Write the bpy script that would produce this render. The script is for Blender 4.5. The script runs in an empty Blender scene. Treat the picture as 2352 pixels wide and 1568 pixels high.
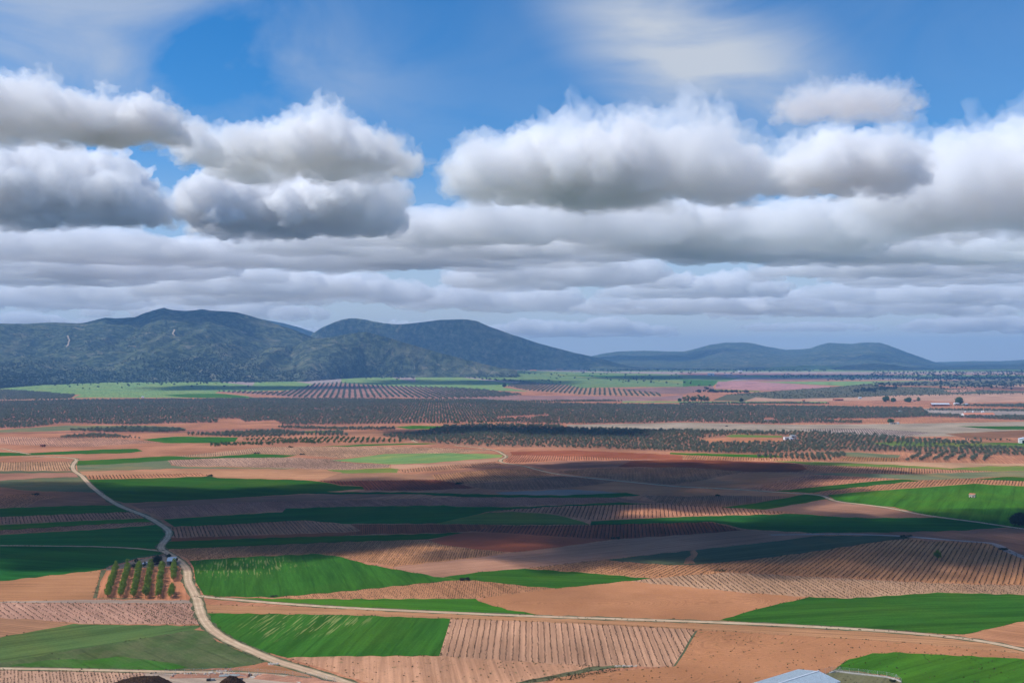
import bpy, bmesh, math, random, time
import numpy as np
from mathutils import Vector, Matrix
from mathutils.geometry import delaunay_2d_cdt
T0 = time.time()
sc = bpy.context.scene
COL = sc.collection
rad = math.radians

# ---------------------------------------------------------------- camera
HAZE = 6.0e-5
CAMZ = 115.0                      # the photographer stands on a hill above the plain
FP = 2286.7                       # 35 mm lens in pixels of the 2352 x 1568 view of the photo
HZ = 838.0                        # row of the true horizon
cam = bpy.data.cameras.new('camera'); cam_o = bpy.data.objects.new('camera', cam); COL.objects.link(cam_o)
cam.lens = 35; cam.sensor_width = 36; cam.clip_start = 1; cam.clip_end = 200000
cam_o.location = (0, 0, CAMZ); cam_o.rotation_euler = (rad(90) + math.atan(54 / FP), 0, 0)
sc.camera = cam_o

# ---------------------------------------------------------------- sky and sun
EL, AZ = 53.0, -100.0             # sun high on the left
world = bpy.data.worlds.new('World'); sc.world = world; world.use_nodes = True
wt = world.node_tree; wn = wt.nodes; wl = wt.links
sky = wn.new('ShaderNodeTexSky'); sky.sky_type = 'NISHITA'; sky.sun_disc = False
sky.sun_elevation = rad(EL); sky.sun_rotation = rad(AZ)
sky.air_density = 1.0; sky.dust_density = 0.2; sky.ozone_density = 5.0; sky.altitude = 800
tc = wn.new('ShaderNodeTexCoord')
hs = wn.new('ShaderNodeHueSaturation'); hs.inputs['Saturation'].default_value = 1.33; hs.inputs['Value'].default_value = 1.55
wl.new(sky.outputs[0], hs.inputs['Color'])
# thin high cirrus veil
sep = wn.new('ShaderNodeSeparateXYZ'); wl.new(tc.outputs['Generated'], sep.inputs[0])
mp = wn.new('ShaderNodeMapping'); mp.inputs['Rotation'].default_value = (0, rad(-30), 0); mp.inputs['Scale'].default_value = (1.0, 1.0, 2.6); wl.new(tc.outputs['Generated'], mp.inputs[0])
n1 = wn.new('ShaderNodeTexNoise'); n1.inputs['Scale'].default_value = 3.6; n1.inputs['Detail'].default_value = 7; n1.inputs['Roughness'].default_value = 0.55; n1.inputs['Distortion'].default_value = 0.9; wl.new(mp.outputs[0], n1.inputs[0])
cr = wn.new('ShaderNodeMapRange'); cr.inputs[1].default_value = 0.30; cr.inputs[2].default_value = 0.62; wl.new(n1.outputs[0], cr.inputs[0])
def veil(c, r, rot):   # a bank of cirrus round a direction
    m1 = wn.new('ShaderNodeMapping'); m1.vector_type = 'TEXTURE'; m1.inputs['Location'].default_value = c; m1.inputs['Rotation'].default_value = (0, rot, 0); m1.inputs['Scale'].default_value = (r[0], 10, r[1]); wl.new(tc.outputs['Generated'], m1.inputs[0])
    ln = wn.new('ShaderNodeVectorMath'); ln.operation = 'LENGTH'; wl.new(m1.outputs[0], ln.inputs[0]); q = wn.new('ShaderNodeMapRange'); q.interpolation_type = 'SMOOTHSTEP'; q.inputs[1].default_value = 1.0; q.inputs[2].default_value = 0.15; q.inputs[3].default_value = 0.0; q.inputs[4].default_value = 1.0; wl.new(ln.outputs['Value'], q.inputs[0]); return q.outputs[0]
va = veil((0.175, 0.94, 0.295), (0.24, 0.105), rad(36)); vb = veil((-0.36, 0.88, 0.29), (0.34, 0.13), rad(4))
vm = wn.new('ShaderNodeMath'); vm.operation = 'MAXIMUM'; wl.new(va, vm.inputs[0]); vq = wn.new('ShaderNodeMath'); vq.operation = 'MULTIPLY'; vq.inputs[1].default_value = 0.6; wl.new(vb, vq.inputs[0]); wl.new(vq.outputs[0], vm.inputs[1])
v2 = wn.new('ShaderNodeMath'); v2.operation = 'MULTIPLY_ADD'; v2.inputs[1].default_value = 0.85; v2.inputs[2].default_value = 0.10; wl.new(vm.outputs[0], v2.inputs[0])
cm_ = wn.new('ShaderNodeMath'); cm_.operation = 'MULTIPLY'; wl.new(cr.outputs[0], cm_.inputs[0]); wl.new(v2.outputs[0], cm_.inputs[1]); cr = cm_
# pale air low over the horizon
hr = wn.new('ShaderNodeMapRange'); hr.inputs[1].default_value = 0.0; hr.inputs[2].default_value = 0.235; hr.inputs[3].default_value = 0.9; hr.inputs[4].default_value = 0.0; hr.interpolation_type = 'SMOOTHSTEP'; wl.new(sep.outputs[2], hr.inputs[0])
ad = wn.new('ShaderNodeMath'); ad.operation = 'MAXIMUM'; wl.new(cr.outputs[0], ad.inputs[0]); wl.new(hr.outputs[0], ad.inputs[1])
mc = wn.new('ShaderNodeMixRGB'); mc.inputs[2].default_value = (6.8, 7.3, 8.0, 1); wl.new(ad.outputs[0], mc.inputs[0]); wl.new(hs.outputs[0], mc.inputs[1])
bg = wn['Background']; bg.inputs[1].default_value = 0.09; wl.new(mc.outputs[0], bg.inputs[0])
sl = bpy.data.lights.new('sun', 'SUN'); sl.energy = 5.0; sl.angle = rad(0.5); sl.color = (1, 0.95, 0.88)
sun_o = bpy.data.objects.new('sun', sl); COL.objects.link(sun_o)
SUN = Vector((math.sin(rad(AZ)) * math.cos(rad(EL)), math.cos(rad(AZ)) * math.cos(rad(EL)), math.sin(rad(EL))))
sun_o.rotation_euler = SUN.to_track_quat('Z', 'Y').to_euler()
vs = sc.view_settings; vs.view_transform = 'Standard'; vs.look = 'None'; vs.exposure = 0.0; vs.gamma = 1.0
cy = sc.cycles
cy.use_denoising = True; cy.max_bounces = 14; cy.volume_bounces = 12; cy.diffuse_bounces = 2; cy.glossy_bounces = 2
cy.transparent_max_bounces = 48; cy.use_adaptive_sampling = True; cy.adaptive_threshold = 0.02

# ---------------------------------------------------------------- helpers
def link(o): COL.objects.link(o); return o
def tag(o, label=None, cat=None, group=None, kind=None):
    if label: o['label'] = label
    if cat: o['category'] = cat
    if group: o['group'] = group
    if kind: o['kind'] = kind
    return o
def mesh_np(name, v, f, mats=(), smooth=False, midx=None):
    """mesh from numpy verts and faces (one array of tris/quads or a list)"""
    me = bpy.data.meshes.new(name)
    me.from_pydata(np.asarray(v, float).tolist(), [], f.tolist() if isinstance(f, np.ndarray) else f)
    for m in mats: me.materials.append(m)
    if midx is not None: me.polygons.foreach_set('material_index', np.asarray(midx, np.int32))
    if smooth: me.polygons.foreach_set('use_smooth', np.ones(len(me.polygons), bool))
    me.update(); return me
def obj(name, me, parent=None):
    o = bpy.data.objects.new(name, me); link(o)
    if parent: o.parent = parent
    return o
def empty(name, loc, rz=0.0):
    o = bpy.data.objects.new(name, None); link(o); o.location = loc; o.rotation_euler = (0, 0, rz); o.empty_display_size = 0.5
    return o
def copy_tree(o, loc, rz, s):
    c = o.copy(); link(c); c.location = loc; c.rotation_euler = (0, 0, rz); c.scale = (s, s, s)
    for ch in o.children:
        d = ch.copy(); link(d); d.parent = c
    return c
class MB:
    """collects boxes, prisms and tubes into one mesh"""
    def __init__(s): s.v = []; s.f = []; s.mi = []
    def add(s, v, f, m=0):
        k = len(s.v); s.v += [tuple(p) for p in v]; s.f += [tuple(i + k for i in q) for q in f]; s.mi += [m] * len(f); return s
    def box(s, x0, x1, y0, y1, z0, z1, m=0):
        return s.add([(x0,y0,z0),(x1,y0,z0),(x1,y1,z0),(x0,y1,z0),(x0,y0,z1),(x1,y0,z1),(x1,y1,z1),(x0,y1,z1)],
                     [(0,3,2,1),(4,5,6,7),(0,1,5,4),(1,2,6,5),(2,3,7,6),(3,0,4,7)], m)
    def tube(s, a, b, r0, r1=None, n=6, m=0):
        r1 = r0 if r1 is None else r1
        a = Vector(a); b = Vector(b); d = (b - a).normalized(); u = d.orthogonal().normalized(); w = d.cross(u)
        v = [a + (u * math.cos(t) + w * math.sin(t)) * r0 for t in [2*math.pi*i/n for i in range(n)]] + [b + (u * math.cos(t) + w * math.sin(t)) * r1 for t in [2*math.pi*i/n for i in range(n)]]
        return s.add(v, [(i, (i+1) % n, n + (i+1) % n, n + i) for i in range(n)] + [tuple(range(n))[::-1], tuple(range(n, 2*n))], m)
    def build(s, name, mats, parent=None, smooth=False):
        return obj(name, mesh_np(name, s.v, s.f, mats if isinstance(mats, (list, tuple)) else [mats], smooth, s.mi), parent)

# ---------------------------------------------------------------- terrain
rng = np.random.default_rng(7)
_w = []
for i in range(14):
    L = rng.uniform(190, 620); a = rng.uniform(-0.55, 0.55) + (math.pi / 2 if i % 3 else 0); _w.append((2*math.pi/L*math.cos(a), 2*math.pi/L*math.sin(a), rng.uniform(0, 6.28), 0.0019 * L * rng.uniform(0.6, 1.2)))
def sstep(a, b, x):
    t = np.clip((x - a) / (b - a), 0, 1); return t * t * (3 - 2 * t)
def H(x, y):
    x = np.asarray(x, float); y = np.asarray(y, float); d = np.hypot(x, y)
    z = sum(A * np.sin(kx * x + ky * y + p) for kx, ky, p, A in _w)
    env = 0.9 * (1 - 0.75 * sstep(900, 2600, d)) * (1 - sstep(3000, 6000, d)) * sstep(150, 420, d)
    z = z * env
    z = z + 72 * sstep(3300, 9200, d)                                            # the ground climbs gently to the foot of the mountains
    z = z + 20 * np.exp(-((x - 1500) / 800) ** 2 - ((y - 4300) / 330) ** 2)     # low scrub rise on the right
    return z
def rays(P):
    P = np.asarray(P, float).reshape(-1, 2)
    th = math.atan(54 / FP); u = (P[:, 0] - 1176) / FP; v = (784 - P[:, 1]) / FP
    return np.stack([u, np.cos(th) - v * np.sin(th), np.sin(th) + v * np.cos(th)], 1)
_tt = np.geomspace(200, 40000, 420)
def ground(P):
    """where the sight line through photo pixels P meets the terrain"""
    D = rays(P); out = np.zeros((len(D), 3))
    for s in range(0, len(D), 3000):
        d = D[s:s+3000]; X = d[:, :1] * _tt; Y = d[:, 1:2] * _tt; g = CAMZ + d[:, 2:] * _tt - H(X, Y)
        hit = g < 0; k = np.where(hit.any(1), hit.argmax(1), len(_tt) - 1); k = np.maximum(k, 1); i = np.arange(len(d))
        lo = _tt[k-1].copy(); hi = _tt[k].copy()
        for _ in range(22):
            m = (lo + hi) / 2; neg = CAMZ + d[:, 2] * m - H(d[:, 0] * m, d[:, 1] * m) < 0
            hi = np.where(neg, m, hi); lo = np.where(neg, lo, m)
        out[s:s+3000] = np.stack([d[:, 0] * lo, d[:, 1] * lo, H(d[:, 0] * lo, d[:, 1] * lo)], 1)
    return out
def gpt(px, py):
    p = ground([(px, py)])[0]; return Vector(p)
def project(W):
    W = np.asarray(W, float).reshape(-1, 3); th = math.atan(54 / FP); z = W[:, 2] - CAMZ
    f = W[:, 1] * np.cos(th) + z * np.sin(th); up = -W[:, 1] * np.sin(th) + z * np.cos(th)
    return np.stack([1176 + FP * W[:, 0] / f, 784 - FP * up / f], 1)
def inpoly(pts, poly):
    pts = np.asarray(pts); x, y = pts[:, 0], pts[:, 1]; r = np.zeros(len(pts), bool); q = np.asarray(poly); j = len(q) - 1
    for i in range(len(q)):
        xi, yi = q[i]; xj, yj = q[j]
        c = (yi > y) != (yj > y)
        r ^= c & (x < (xj - xi) * (y - yi) / (yj - yi + 1e-12) + xi); j = i
    return r
def dens(poly, step=18):
    out = []; n = len(poly)
    for i in range(n):
        a = np.array(poly[i], float); b = np.array(poly[(i+1) % n], float); k = max(1, int(np.hypot(*(b - a)) / step))
        out += [tuple(a + (b - a) * t / k) for t in range(k)]
    return out

# ---------------------------------------------------------------- materials
class NT:
    def __init__(s, name):
        s.m = bpy.data.materials.new(name); s.m.use_nodes = True; s.t = s.m.node_tree; s.b = s.t.nodes['Principled BSDF']
        s.b.inputs['Roughness'].default_value = 0.9; s.b.inputs['Specular IOR Level'].default_value = 0.0
    def n(s, ty, **kw):
        q = s.t.nodes.new('ShaderNode' + ty)
        for k, v in kw.items():
            if hasattr(q, k) and not k[0].isupper() and not k.startswith('i_'): setattr(q, k, v)
        return q
    def put(s, q, i, v):
        if isinstance(v, bpy.types.NodeSocket): s.t.links.new(v, q.inputs[i])
        elif v is not None: q.inputs[i].default_value = v
    def math(s, op, a, b=None, c=None, clamp=False):
        q = s.n('Math'); q.operation = op; q.use_clamp = clamp
        for i, v in enumerate((a, b, c)): s.put(q, i, v)
        return q.outputs[0]
    def mix(s, f, a, b, bt='MIX'):
        q = s.n('MixRGB'); q.blend_type = bt
        for i, v in enumerate((f, a, b)): s.put(q, i, (*v, 1) if isinstance(v, tuple) and len(v) == 3 else v)
        return q.outputs[0]
    def noise(s, vec, scale, det=3, rough=0.5, dist=0.0):
        q = s.n('TexNoise'); s.put(q, 'Vector', vec); s.put(q, 'Scale', scale); s.put(q, 'Detail', det); s.put(q, 'Roughness', rough); s.put(q, 'Distortion', dist); return q.outputs[0]
    def pos(s): return s.n('NewGeometry').outputs['Position']
    def vmul(s, v, k):
        q = s.n('VectorMath'); q.operation = 'MULTIPLY'; s.put(q, 0, v); q.inputs[1].default_value = k; return q.outputs[0]
    def rot(s, v, a):
        q = s.n('Mapping'); s.put(q, 0, v); q.inputs['Rotation'].default_value = (0, 0, a); return q.outputs[0]
    def rng(s, v, a, b, c=0.0, d=1.0):
        q = s.n('MapRange'); q.interpolation_type = 'SMOOTHSTEP'
        for i, k in enumerate((v, a, b, c, d)): s.put(q, i, k)
        return q.outputs[0]
    def color(s, c): s.put(s.b, 'Base Color', c if not isinstance(c, tuple) else (*c, 1)); return s.m
    def bump(s, h, st, dist):
        q = s.n('Bump'); q.inputs['Strength'].default_value = st; q.inputs['Distance'].default_value = dist; s.put(q, 'Height', h); s.put(s.b, 'Normal', q.outputs[0])
def sc3(c, k): return tuple(x * k for x in c)
def soil_mat(name, c, ang=0.0, spacing=0.0, k=1.0, streak=0.8, weeds=0.0, arcs=None):
    """tilled earth: broad tone patches, furrow streaks along the tilling direction, crumbly grain, some weeds"""
    t = NT(name); p = t.pos()
    if arcs:      # headland where the plough turned: furrows bend round one end of the field
        mp2 = t.n('Mapping'); mp2.vector_type = 'TEXTURE'; t.put(mp2, 0, p); mp2.inputs['Location'].default_value = arcs; mp2.inputs['Rotation'].default_value = (0, 0, ang); mp2.inputs['Scale'].default_value = (4.2, 1, 1)
        wob = t.noise(p, 0.03, 3, 0.5); q = t.n('VectorMath'); q.operation = 'LENGTH'; t.put(q, 0, mp2.outputs[0])
        fn = t.n('TexNoise'); fn.noise_dimensions = '1D'; t.put(fn, 'W', t.math('MULTIPLY_ADD', wob, 9.0, t.math('MULTIPLY', q.outputs['Value'], 0.5))); fn.inputs['Detail'].default_value = 4; fur = fn.outputs[0]; streak *= .6
    else:
        u = t.vmul(t.rot(p, -ang), (0.012, 0.5, 0.01)); fur = t.noise(u, 1.0, 5, 0.6, 0.15)
    big = t.noise(p, 0.011, 4, 0.55); mid = t.noise(p, 0.06, 3, 0.6); fine = t.noise(p, 1.4, 3, 0.7)
    col = t.mix(t.rng(big, 0.3, 0.7), sc3(c, 0.70 * k), sc3(c, 1.15 * k))
    col = t.mix(t.rng(mid, 0.35, 0.75, 0, 0.45), col, sc3((c[0] * 0.86, c[1] * 0.80, c[2] * 0.76), k))
    f2 = t.math('MULTIPLY_ADD', t.rng(fur, 0.28, 0.72), 0.62 * streak, 1 - 0.31 * streak)
    f3 = t.math('MULTIPLY_ADD', fine, 0.6, 0.7)
    v = t.math('MULTIPLY', f2, f3)
    if spacing:   # lighter wheel ways between planted rows
        q = t.n('SeparateXYZ'); t.put(q, 0, t.rot(p, -ang)); w = t.math('SINE', t.math('MULTIPLY', q.outputs[1], 2 * math.pi / spacing))
        v = t.math('MULTIPLY', v, t.math('MULTIPLY_ADD', w, 0.035, 1.0))
    q = t.n('CombineXYZ'); [t.put(q, i, v) for i in range(3)]
    col = t.mix(1.0, col, q.outputs[0], 'MULTIPLY')
    if weeds:
        wd = t.noise(p, 0.35, 4, 0.75); col = t.mix(t.rng(wd, 0.62 - 0.12 * weeds, 0.72, 0, 0.8), col, (0.06, 0.085, 0.03))
    t.bump(t.math('ADD', fur, t.math('MULTIPLY', fine, 0.6)), 0.6, 0.25)
    return t.color(col)
def crop_mat(name, c, ang=0.0, k=1.0, yellow=0.4, stripes=0.0, grey=0.0, bare=None):
    """standing cereal or grass: sowing streaks, wheel marks, thin and yellowed patches"""
    t = NT(name); p = t.pos(); r = t.rot(p, -ang)
    big = t.noise(p, 0.012, 4, 0.6, 0.4); st = t.noise(t.vmul(r, (0.008, 0.11, 0.01)), 1.0, 5, 0.65, 0.3); st2 = t.noise(t.vmul(r, (0.05, 0.7, 0.01)), 1.0, 4, 0.6); fine = t.noise(p, 1.1, 3, 0.7)
    col = t.mix(t.rng(st, 0.3, 0.7), sc3(c, 0.72 * k), sc3(c, 1.22 * k))
    yl = (c[0] * 2.3 + 0.015, c[1] * 1.25, c[2] * 0.9)
    col = t.mix(t.math('MULTIPLY', t.rng(big, 0.42, 0.75), yellow), col, sc3(yl, k))
    if grey: col = t.mix(t.math('MULTIPLY', t.rng(t.noise(p, 0.05, 5, 0.7), 0.35, 0.65), grey), col, (0.15, 0.135, 0.075))
    if bare:  # strips where the seed failed and the straw-coloured ground shows
        bz = t.noise(t.vmul(r, (0.05, 0.85, 0.01)), 1.0, 2, 0.5); dq = t.n('VectorMath'); dq.operation = 'DISTANCE'; t.put(dq, 0, p); dq.inputs[1].default_value = bare[1]
        bm_ = t.math('MULTIPLY', t.rng(bz, 0.54, 0.62), t.rng(t.math('MULTIPLY_ADD', t.noise(p, 0.06, 3), 0.9, t.math('DIVIDE', dq.outputs['Value'], bare[2])), 1.25, 0.75))
        col = t.mix(t.math('MULTIPLY', bm_, bare[0]), col, (0.40, 0.36, 0.15))
    q = t.n('SeparateXYZ'); t.put(q, 0, r)
    fr = t.math('FRACT', t.math('MULTIPLY', t.math('ADD', q.outputs[1], t.math('MULTIPLY', big, 5)), 1 / 17.0))
    tr = t.math('LESS_THAN', t.math('ABSOLUTE', t.math('SUBTRACT', fr, 0.5)), 0.03)
    v = t.math('MULTIPLY', t.math('MULTIPLY_ADD', fine, 0.7, 0.65), t.math('MULTIPLY_ADD', st2, 0.55, 0.72))
    v = t.math('MULTIPLY', v, t.math('MULTIPLY_ADD', tr, -0.16, 1.0))
    q = t.n('CombineXYZ'); [t.put(q, i, v) for i in range(3)]
    col = t.mix(1.0, col, q.outputs[0], 'MULTIPLY')
    t.bump(t.math('ADD', st2, fine), 0.5, 0.3)
    return t.color(col)
def plain_mat(name, c, var=0.3, scale=1.0, rough=0.85, spec=0.2, metal=0.0):
    t = NT(name); p = t.n('TexCoord').outputs['Object']; f = t.noise(p, scale, 4, 0.6)
    col = t.mix(t.rng(f, 0.25, 0.75), sc3(c, 1 - var), sc3(c, 1 + var)); t.b.inputs['Roughness'].default_value = rough; t.b.inputs['Specular IOR Level'].default_value = spec; t.b.inputs['Metallic'].default_value = metal
    return t.color(col)
def leaf_mat(name, c, var=0.35, hue=0.0):
    t = NT(name); oi = t.n('ObjectInfo').outputs['Random']; f = t.noise(t.n('TexCoord').outputs['Object'], 1.3, 2, 0.5)
    k = t.math('ADD', t.math('MULTIPLY', oi, 0.6), t.math('MULTIPLY', f, 0.4))
    col = t.mix(k, sc3(c, 1 - var), sc3((c[0] * (1 + hue), c[1], c[2]), 1 + var))
    tl = t.n('BsdfTranslucent'); t.put(tl, 0, col); ms = t.n('MixShader'); ms.inputs[0].default_value = 0.4; t.t.links.new(t.b.outputs[0], ms.inputs[1]); t.t.links.new(tl.outputs[0], ms.inputs[2]); t.t.links.new(ms.outputs[0], t.t.nodes['Material Output'].inputs['Surface'])
    return t.color(col)
# ---------------------------------------------------------------- the patchwork of fields
# outlines read off the photo; each is turned into ground positions by the sight line meeting the terrain
OFF = {'P': (0, 0, 1), 'L1': (0, 689, 3), 'M1': (784, 689, 3), 'R1': (1569, 689, 3), 'L2': (0, 1005, 3), 'M2': (784, 1005, 3), 'R2': (1569, 1005, 3),
       'L3': (0, 1234.6, 3), 'M3': (784, 1234.6, 3), 'R3': (1569, 1234.6, 3)}
def px(code, pts):
    ox, oy, k = OFF[code]; return [(ox + a / k, oy + b / k) for a, b in pts]
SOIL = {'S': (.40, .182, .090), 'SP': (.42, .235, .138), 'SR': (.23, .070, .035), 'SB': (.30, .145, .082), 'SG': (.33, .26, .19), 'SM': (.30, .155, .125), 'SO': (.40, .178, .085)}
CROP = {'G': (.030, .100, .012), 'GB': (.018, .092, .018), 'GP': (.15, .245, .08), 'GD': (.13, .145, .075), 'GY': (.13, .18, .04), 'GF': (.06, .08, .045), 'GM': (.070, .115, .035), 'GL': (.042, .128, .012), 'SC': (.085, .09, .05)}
FIELDS = []
def F(name, kind, code, pts, **o): FIELDS.append(dict(name=name, kind=kind, pts=px(code, pts), code=code, **o))
def V(kind, code, pts, seg, sp=2.6, vs=1.5, sz=1.0, **o):
    F('vineyard', kind, code, pts, seg=px(code if 'sc' not in o else o.pop('sc'), seg), sp=sp, vs=vs, sz=sz, **o)
W_ = 'wheat_field'; P_ = 'ploughed_field'; A_ = 'fallow_field'
# far foot of the mountains
F('farmland', 'S', 'P', [(-600, 846), (2950, 846), (2950, 1770), (-600, 1770)])
F(A_, 'SG', 'P', [(-600, 846), (2950, 846), (2950, 872), (1900, 872), (1300, 880), (-600, 900)])
F('meadow', 'GP', 'P', [(1350, 846), (2950, 846), (2950, 853), (1350, 853)])
F(A_, 'SM', 'P', [(1560, 857), (2000, 859), (2950, 856), (2950, 860), (1560, 861)])
F('meadow', 'GP', 'P', [(1700, 862), (2300, 861), (2950, 864), (2950, 868), (1700, 866)])
F('meadow', 'GP', 'L1', [(-900, 630), (30, 607), (200, 588), (480, 573), (960, 560), (1480, 556), (1520, 565), (1740, 590), (1760, 560), (2000, 556), (2160, 580), (2180, 600), (2050, 620), (1500, 632), (1480, 640), (1700, 660), (1750, 675), (1300, 672), (500, 672), (560, 650), (350, 645), (100, 625), (-900, 640)])
F(W_, 'GL', 'L1', [(1110, 655), (1300, 645), (1550, 645), (1760, 672), (1300, 672)])
F(W_, 'GP', 'P', [(964, 847), (1051, 846), (1201, 851), (1569, 860), (1700, 868), (1640, 883), (1569, 888), (1417, 889), (1334, 891), (1211, 877), (1117, 871), (1018, 858), (957, 854)], k=.8)
F('meadow', 'GY', 'M1', [(1250, 500), (1600, 530), (2352, 575), (2352, 560), (1700, 515)], k=1.1)
F(W_, 'GL', 'M1', [(1500, 520), (1700, 515), (2352, 530), (2352, 548)])
F('meadow', 'GP', 'P', [(954, 856), (1018, 860), (1117, 874), (1194, 882), (1154, 889), (1217, 899), (1117, 896), (1051, 891), (884, 886), (784, 879), (784, 869), (884, 863), (954, 878)])
F(A_, 'SM', 'P', [(1018, 911), (1244, 908), (1517, 911), (1569, 906), (1569, 918), (1384, 922), (1184, 919), (1010, 917)])
F(A_, 'SM', 'P', [(1417, 893), (1569, 888), (1636, 886), (1642, 893), (1569, 905), (1517, 904)], k=.85)
F('vineyard', 'SM', 'P', [(1649, 876), (1736, 876), (1929, 889), (1886, 891), (1769, 897), (1642, 892)], k=1.25)
F(W_, 'GL', 'P', [(1569, 871), (1649, 874), (1639, 886), (1569, 887)])
F(W_, 'GP', 'P', [(1739, 877), (2136, 874), (2136, 879), (1936, 886)])
F(A_, 'SM', 'P', [(1696, 872), (1869, 869), (1986, 872), (1769, 876)], k=.9)
F('meadow', 'GY', 'P', [(1642, 894), (1749, 897), (1742, 900), (1639, 896)])
F('scrubland', 'SC', 'P', [(1636, 919), (1669, 906), (1802, 896), (1902, 889), (1999, 881), (2019, 887), (2136, 889), (2236, 895), (2352, 898), (2900, 905), (2900, 908), (2352, 906), (2119, 909), (2036, 911), (1802, 916), (1709, 921)], grey=.4)
F('scrubland', 'SC', 'P', [(2000, 878), (2352, 870), (2900, 868), (2900, 892), (2352, 890), (2136, 886), (2019, 884)], grey=.7)
F(P_, 'SP', 'R1', [(1790, 620), (2000, 612), (2020, 628), (1850, 638)])
F(P_, 'SP', 'R1', [(2100, 590), (2352, 580), (2500, 585), (2500, 600), (2200, 605)])
F(P_, 'SP', 'P', [(1709, 921), (1736, 912), (1809, 917), (1969, 912), (2069, 907), (2136, 906), (2352, 902), (2900, 905), (2900, 926), (2352, 922), (2236, 924), (2116, 919), (2002, 919), (1902, 921)])
F(W_, 'GP', 'P', [(1430, 921), (1900, 922), (1900, 925), (1430, 924)])
# olive country
F('olive_grove_ground', 'SP', 'L1', [(-900, 615), (0, 618), (150, 625), (520, 655), (480, 680), (0, 690), (-900, 690)], k=.85)
F('olive_grove_ground', 'SM', 'P', [(493, 899), (640, 901), (690, 893), (720, 882), (784, 879), (884, 886), (1051, 891), (1117, 896), (1201, 907), (1150, 912), (1018, 916), (918, 912), (784, 916), (700, 915), (600, 906)])
F('olive_grove_ground', 'SP', 'P', [(1161, 886), (1204, 877), (1301, 884), (1334, 892), (1417, 894), (1517, 904), (1521, 910), (1351, 907), (1214, 897)], k=.8)
F('olive_grove_ground', 'SB', 'P', [(-600, 922), (0, 922), (160, 919), (600, 915), (1018, 917), (1117, 918), (1200, 925), (1350, 927), (1569, 930), (1902, 934), (2116, 937), (2136, 951), (2352, 955), (2900, 962), (2900, 970), (2352, 966), (2136, 957), (2069, 960), (1852, 964), (1980, 968), (1982, 973), (1842, 971), (1802, 974), (1568, 969), (1484, 972), (1284, 974), (1141, 969), (984, 972), (784, 975), (650, 976), (633, 966), (563, 969), (550, 962), (503, 962), (500, 971), (417, 972), (300, 976), (147, 972), (67, 982), (0, 984), (-600, 986)], weeds=.4)
F(P_, 'SG', 'P', [(2116, 938), (2352, 940), (2900, 946), (2900, 962), (2352, 955), (2136, 951)], weeds=.5)
F(A_, 'GD', 'P', [(-600, 990), (0, 987), (150, 977), (333, 977), (433, 982), (143, 989), (0, 993), (-600, 995)])
F(P_, 'SB', 'P', [(-600, 996), (0, 994), (143, 991), (427, 986), (633, 982), (784, 986), (784, 989), (433, 994)])  # strip of shaded soil, the shade put into its darker brown
F(A_, 'SG', 'P', [(1300, 975), (1484, 972), (1568, 970), (1802, 975), (1982, 974), (2352, 968), (2900, 972), (2900, 1010), (2352, 1000), (2100, 1002), (1902, 993), (1786, 990), (1480, 986), (1310, 984)], weeds=.6)
V('SG', 'R1', [(800, 890), (1300, 885), (1700, 915), (1500, 945), (900, 910)], [(1200, 890), (1230, 935)], sp=4, vs=2.2, sz=1.2)
F(W_, 'G', 'R1', [(1880, 868), (2352, 868), (2700, 880), (2700, 895), (2352, 892), (2150, 890)])
F(P_, 'SB', 'R1', [(1800, 920), (2352, 895), (3000, 905), (3000, 975), (2352, 945), (2000, 960)], k=.8)
F(W_, 'G', 'P', [(327, 1009), (400, 1002), (547, 1004), (540, 1014), (500, 1017), (377, 1017)], k=1.2)
F(W_, 'G', 'P', [(640, 991), (784, 988), (784, 991), (700, 994)])
F(P_, 'SB', 'M1', [(0, 905), (250, 905), (750, 912), (600, 925), (260, 935), (0, 935)])
F(W_, 'GL', 'P', [(907, 980), (950, 977), (1018, 978), (1017, 984), (940, 985)])
F('olive_grove_ground', 'SB', 'P', [(871, 1001), (950, 994), (1010, 984), (1020, 979), (1100, 975), (1284, 977), (1300, 984), (1420, 985), (1484, 988), (1569, 989), (1786, 992), (1902, 994), (2036, 1002), (2086, 1008), (2186, 1013), (2400, 1018), (2900, 1030), (2900, 1062), (2352, 1047), (2286, 1045), (2136, 1042), (2069, 1037), (2002, 1039), (1936, 1038), (1842, 1039), (1782, 1042), (1736, 1043), (1640, 1041), (1569, 1038), (1484, 1035), (1351, 1031), (1251, 1028), (1151, 1027), (1084, 1025), (1018, 1020), (944, 1013)], weeds=.5)
F(P_, 'SO', 'R1', [(90, 960), (330, 945), (680, 950), (690, 975), (200, 985)])
F('meadow', 'GY', 'R1', [(290, 935), (340, 925), (680, 935), (680, 945), (330, 945)])
F('meadow', 'GY', 'P', [(1990, 1018), (2069, 1012), (2186, 1016), (2400, 1020), (2900, 1036), (2900, 1042), (2352, 1028), (2069, 1025)], k=.9)
F(W_, 'GL', 'P', [(2230, 1015), (2352, 1017), (2700, 1023), (2700, 1026), (2352, 1021)])
F(W_, 'G', 'P', [(784, 1023), (834, 1020), (971, 1017), (1007, 1019), (884, 1022), (784, 1026), (700, 1026)], k=1.2)
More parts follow.
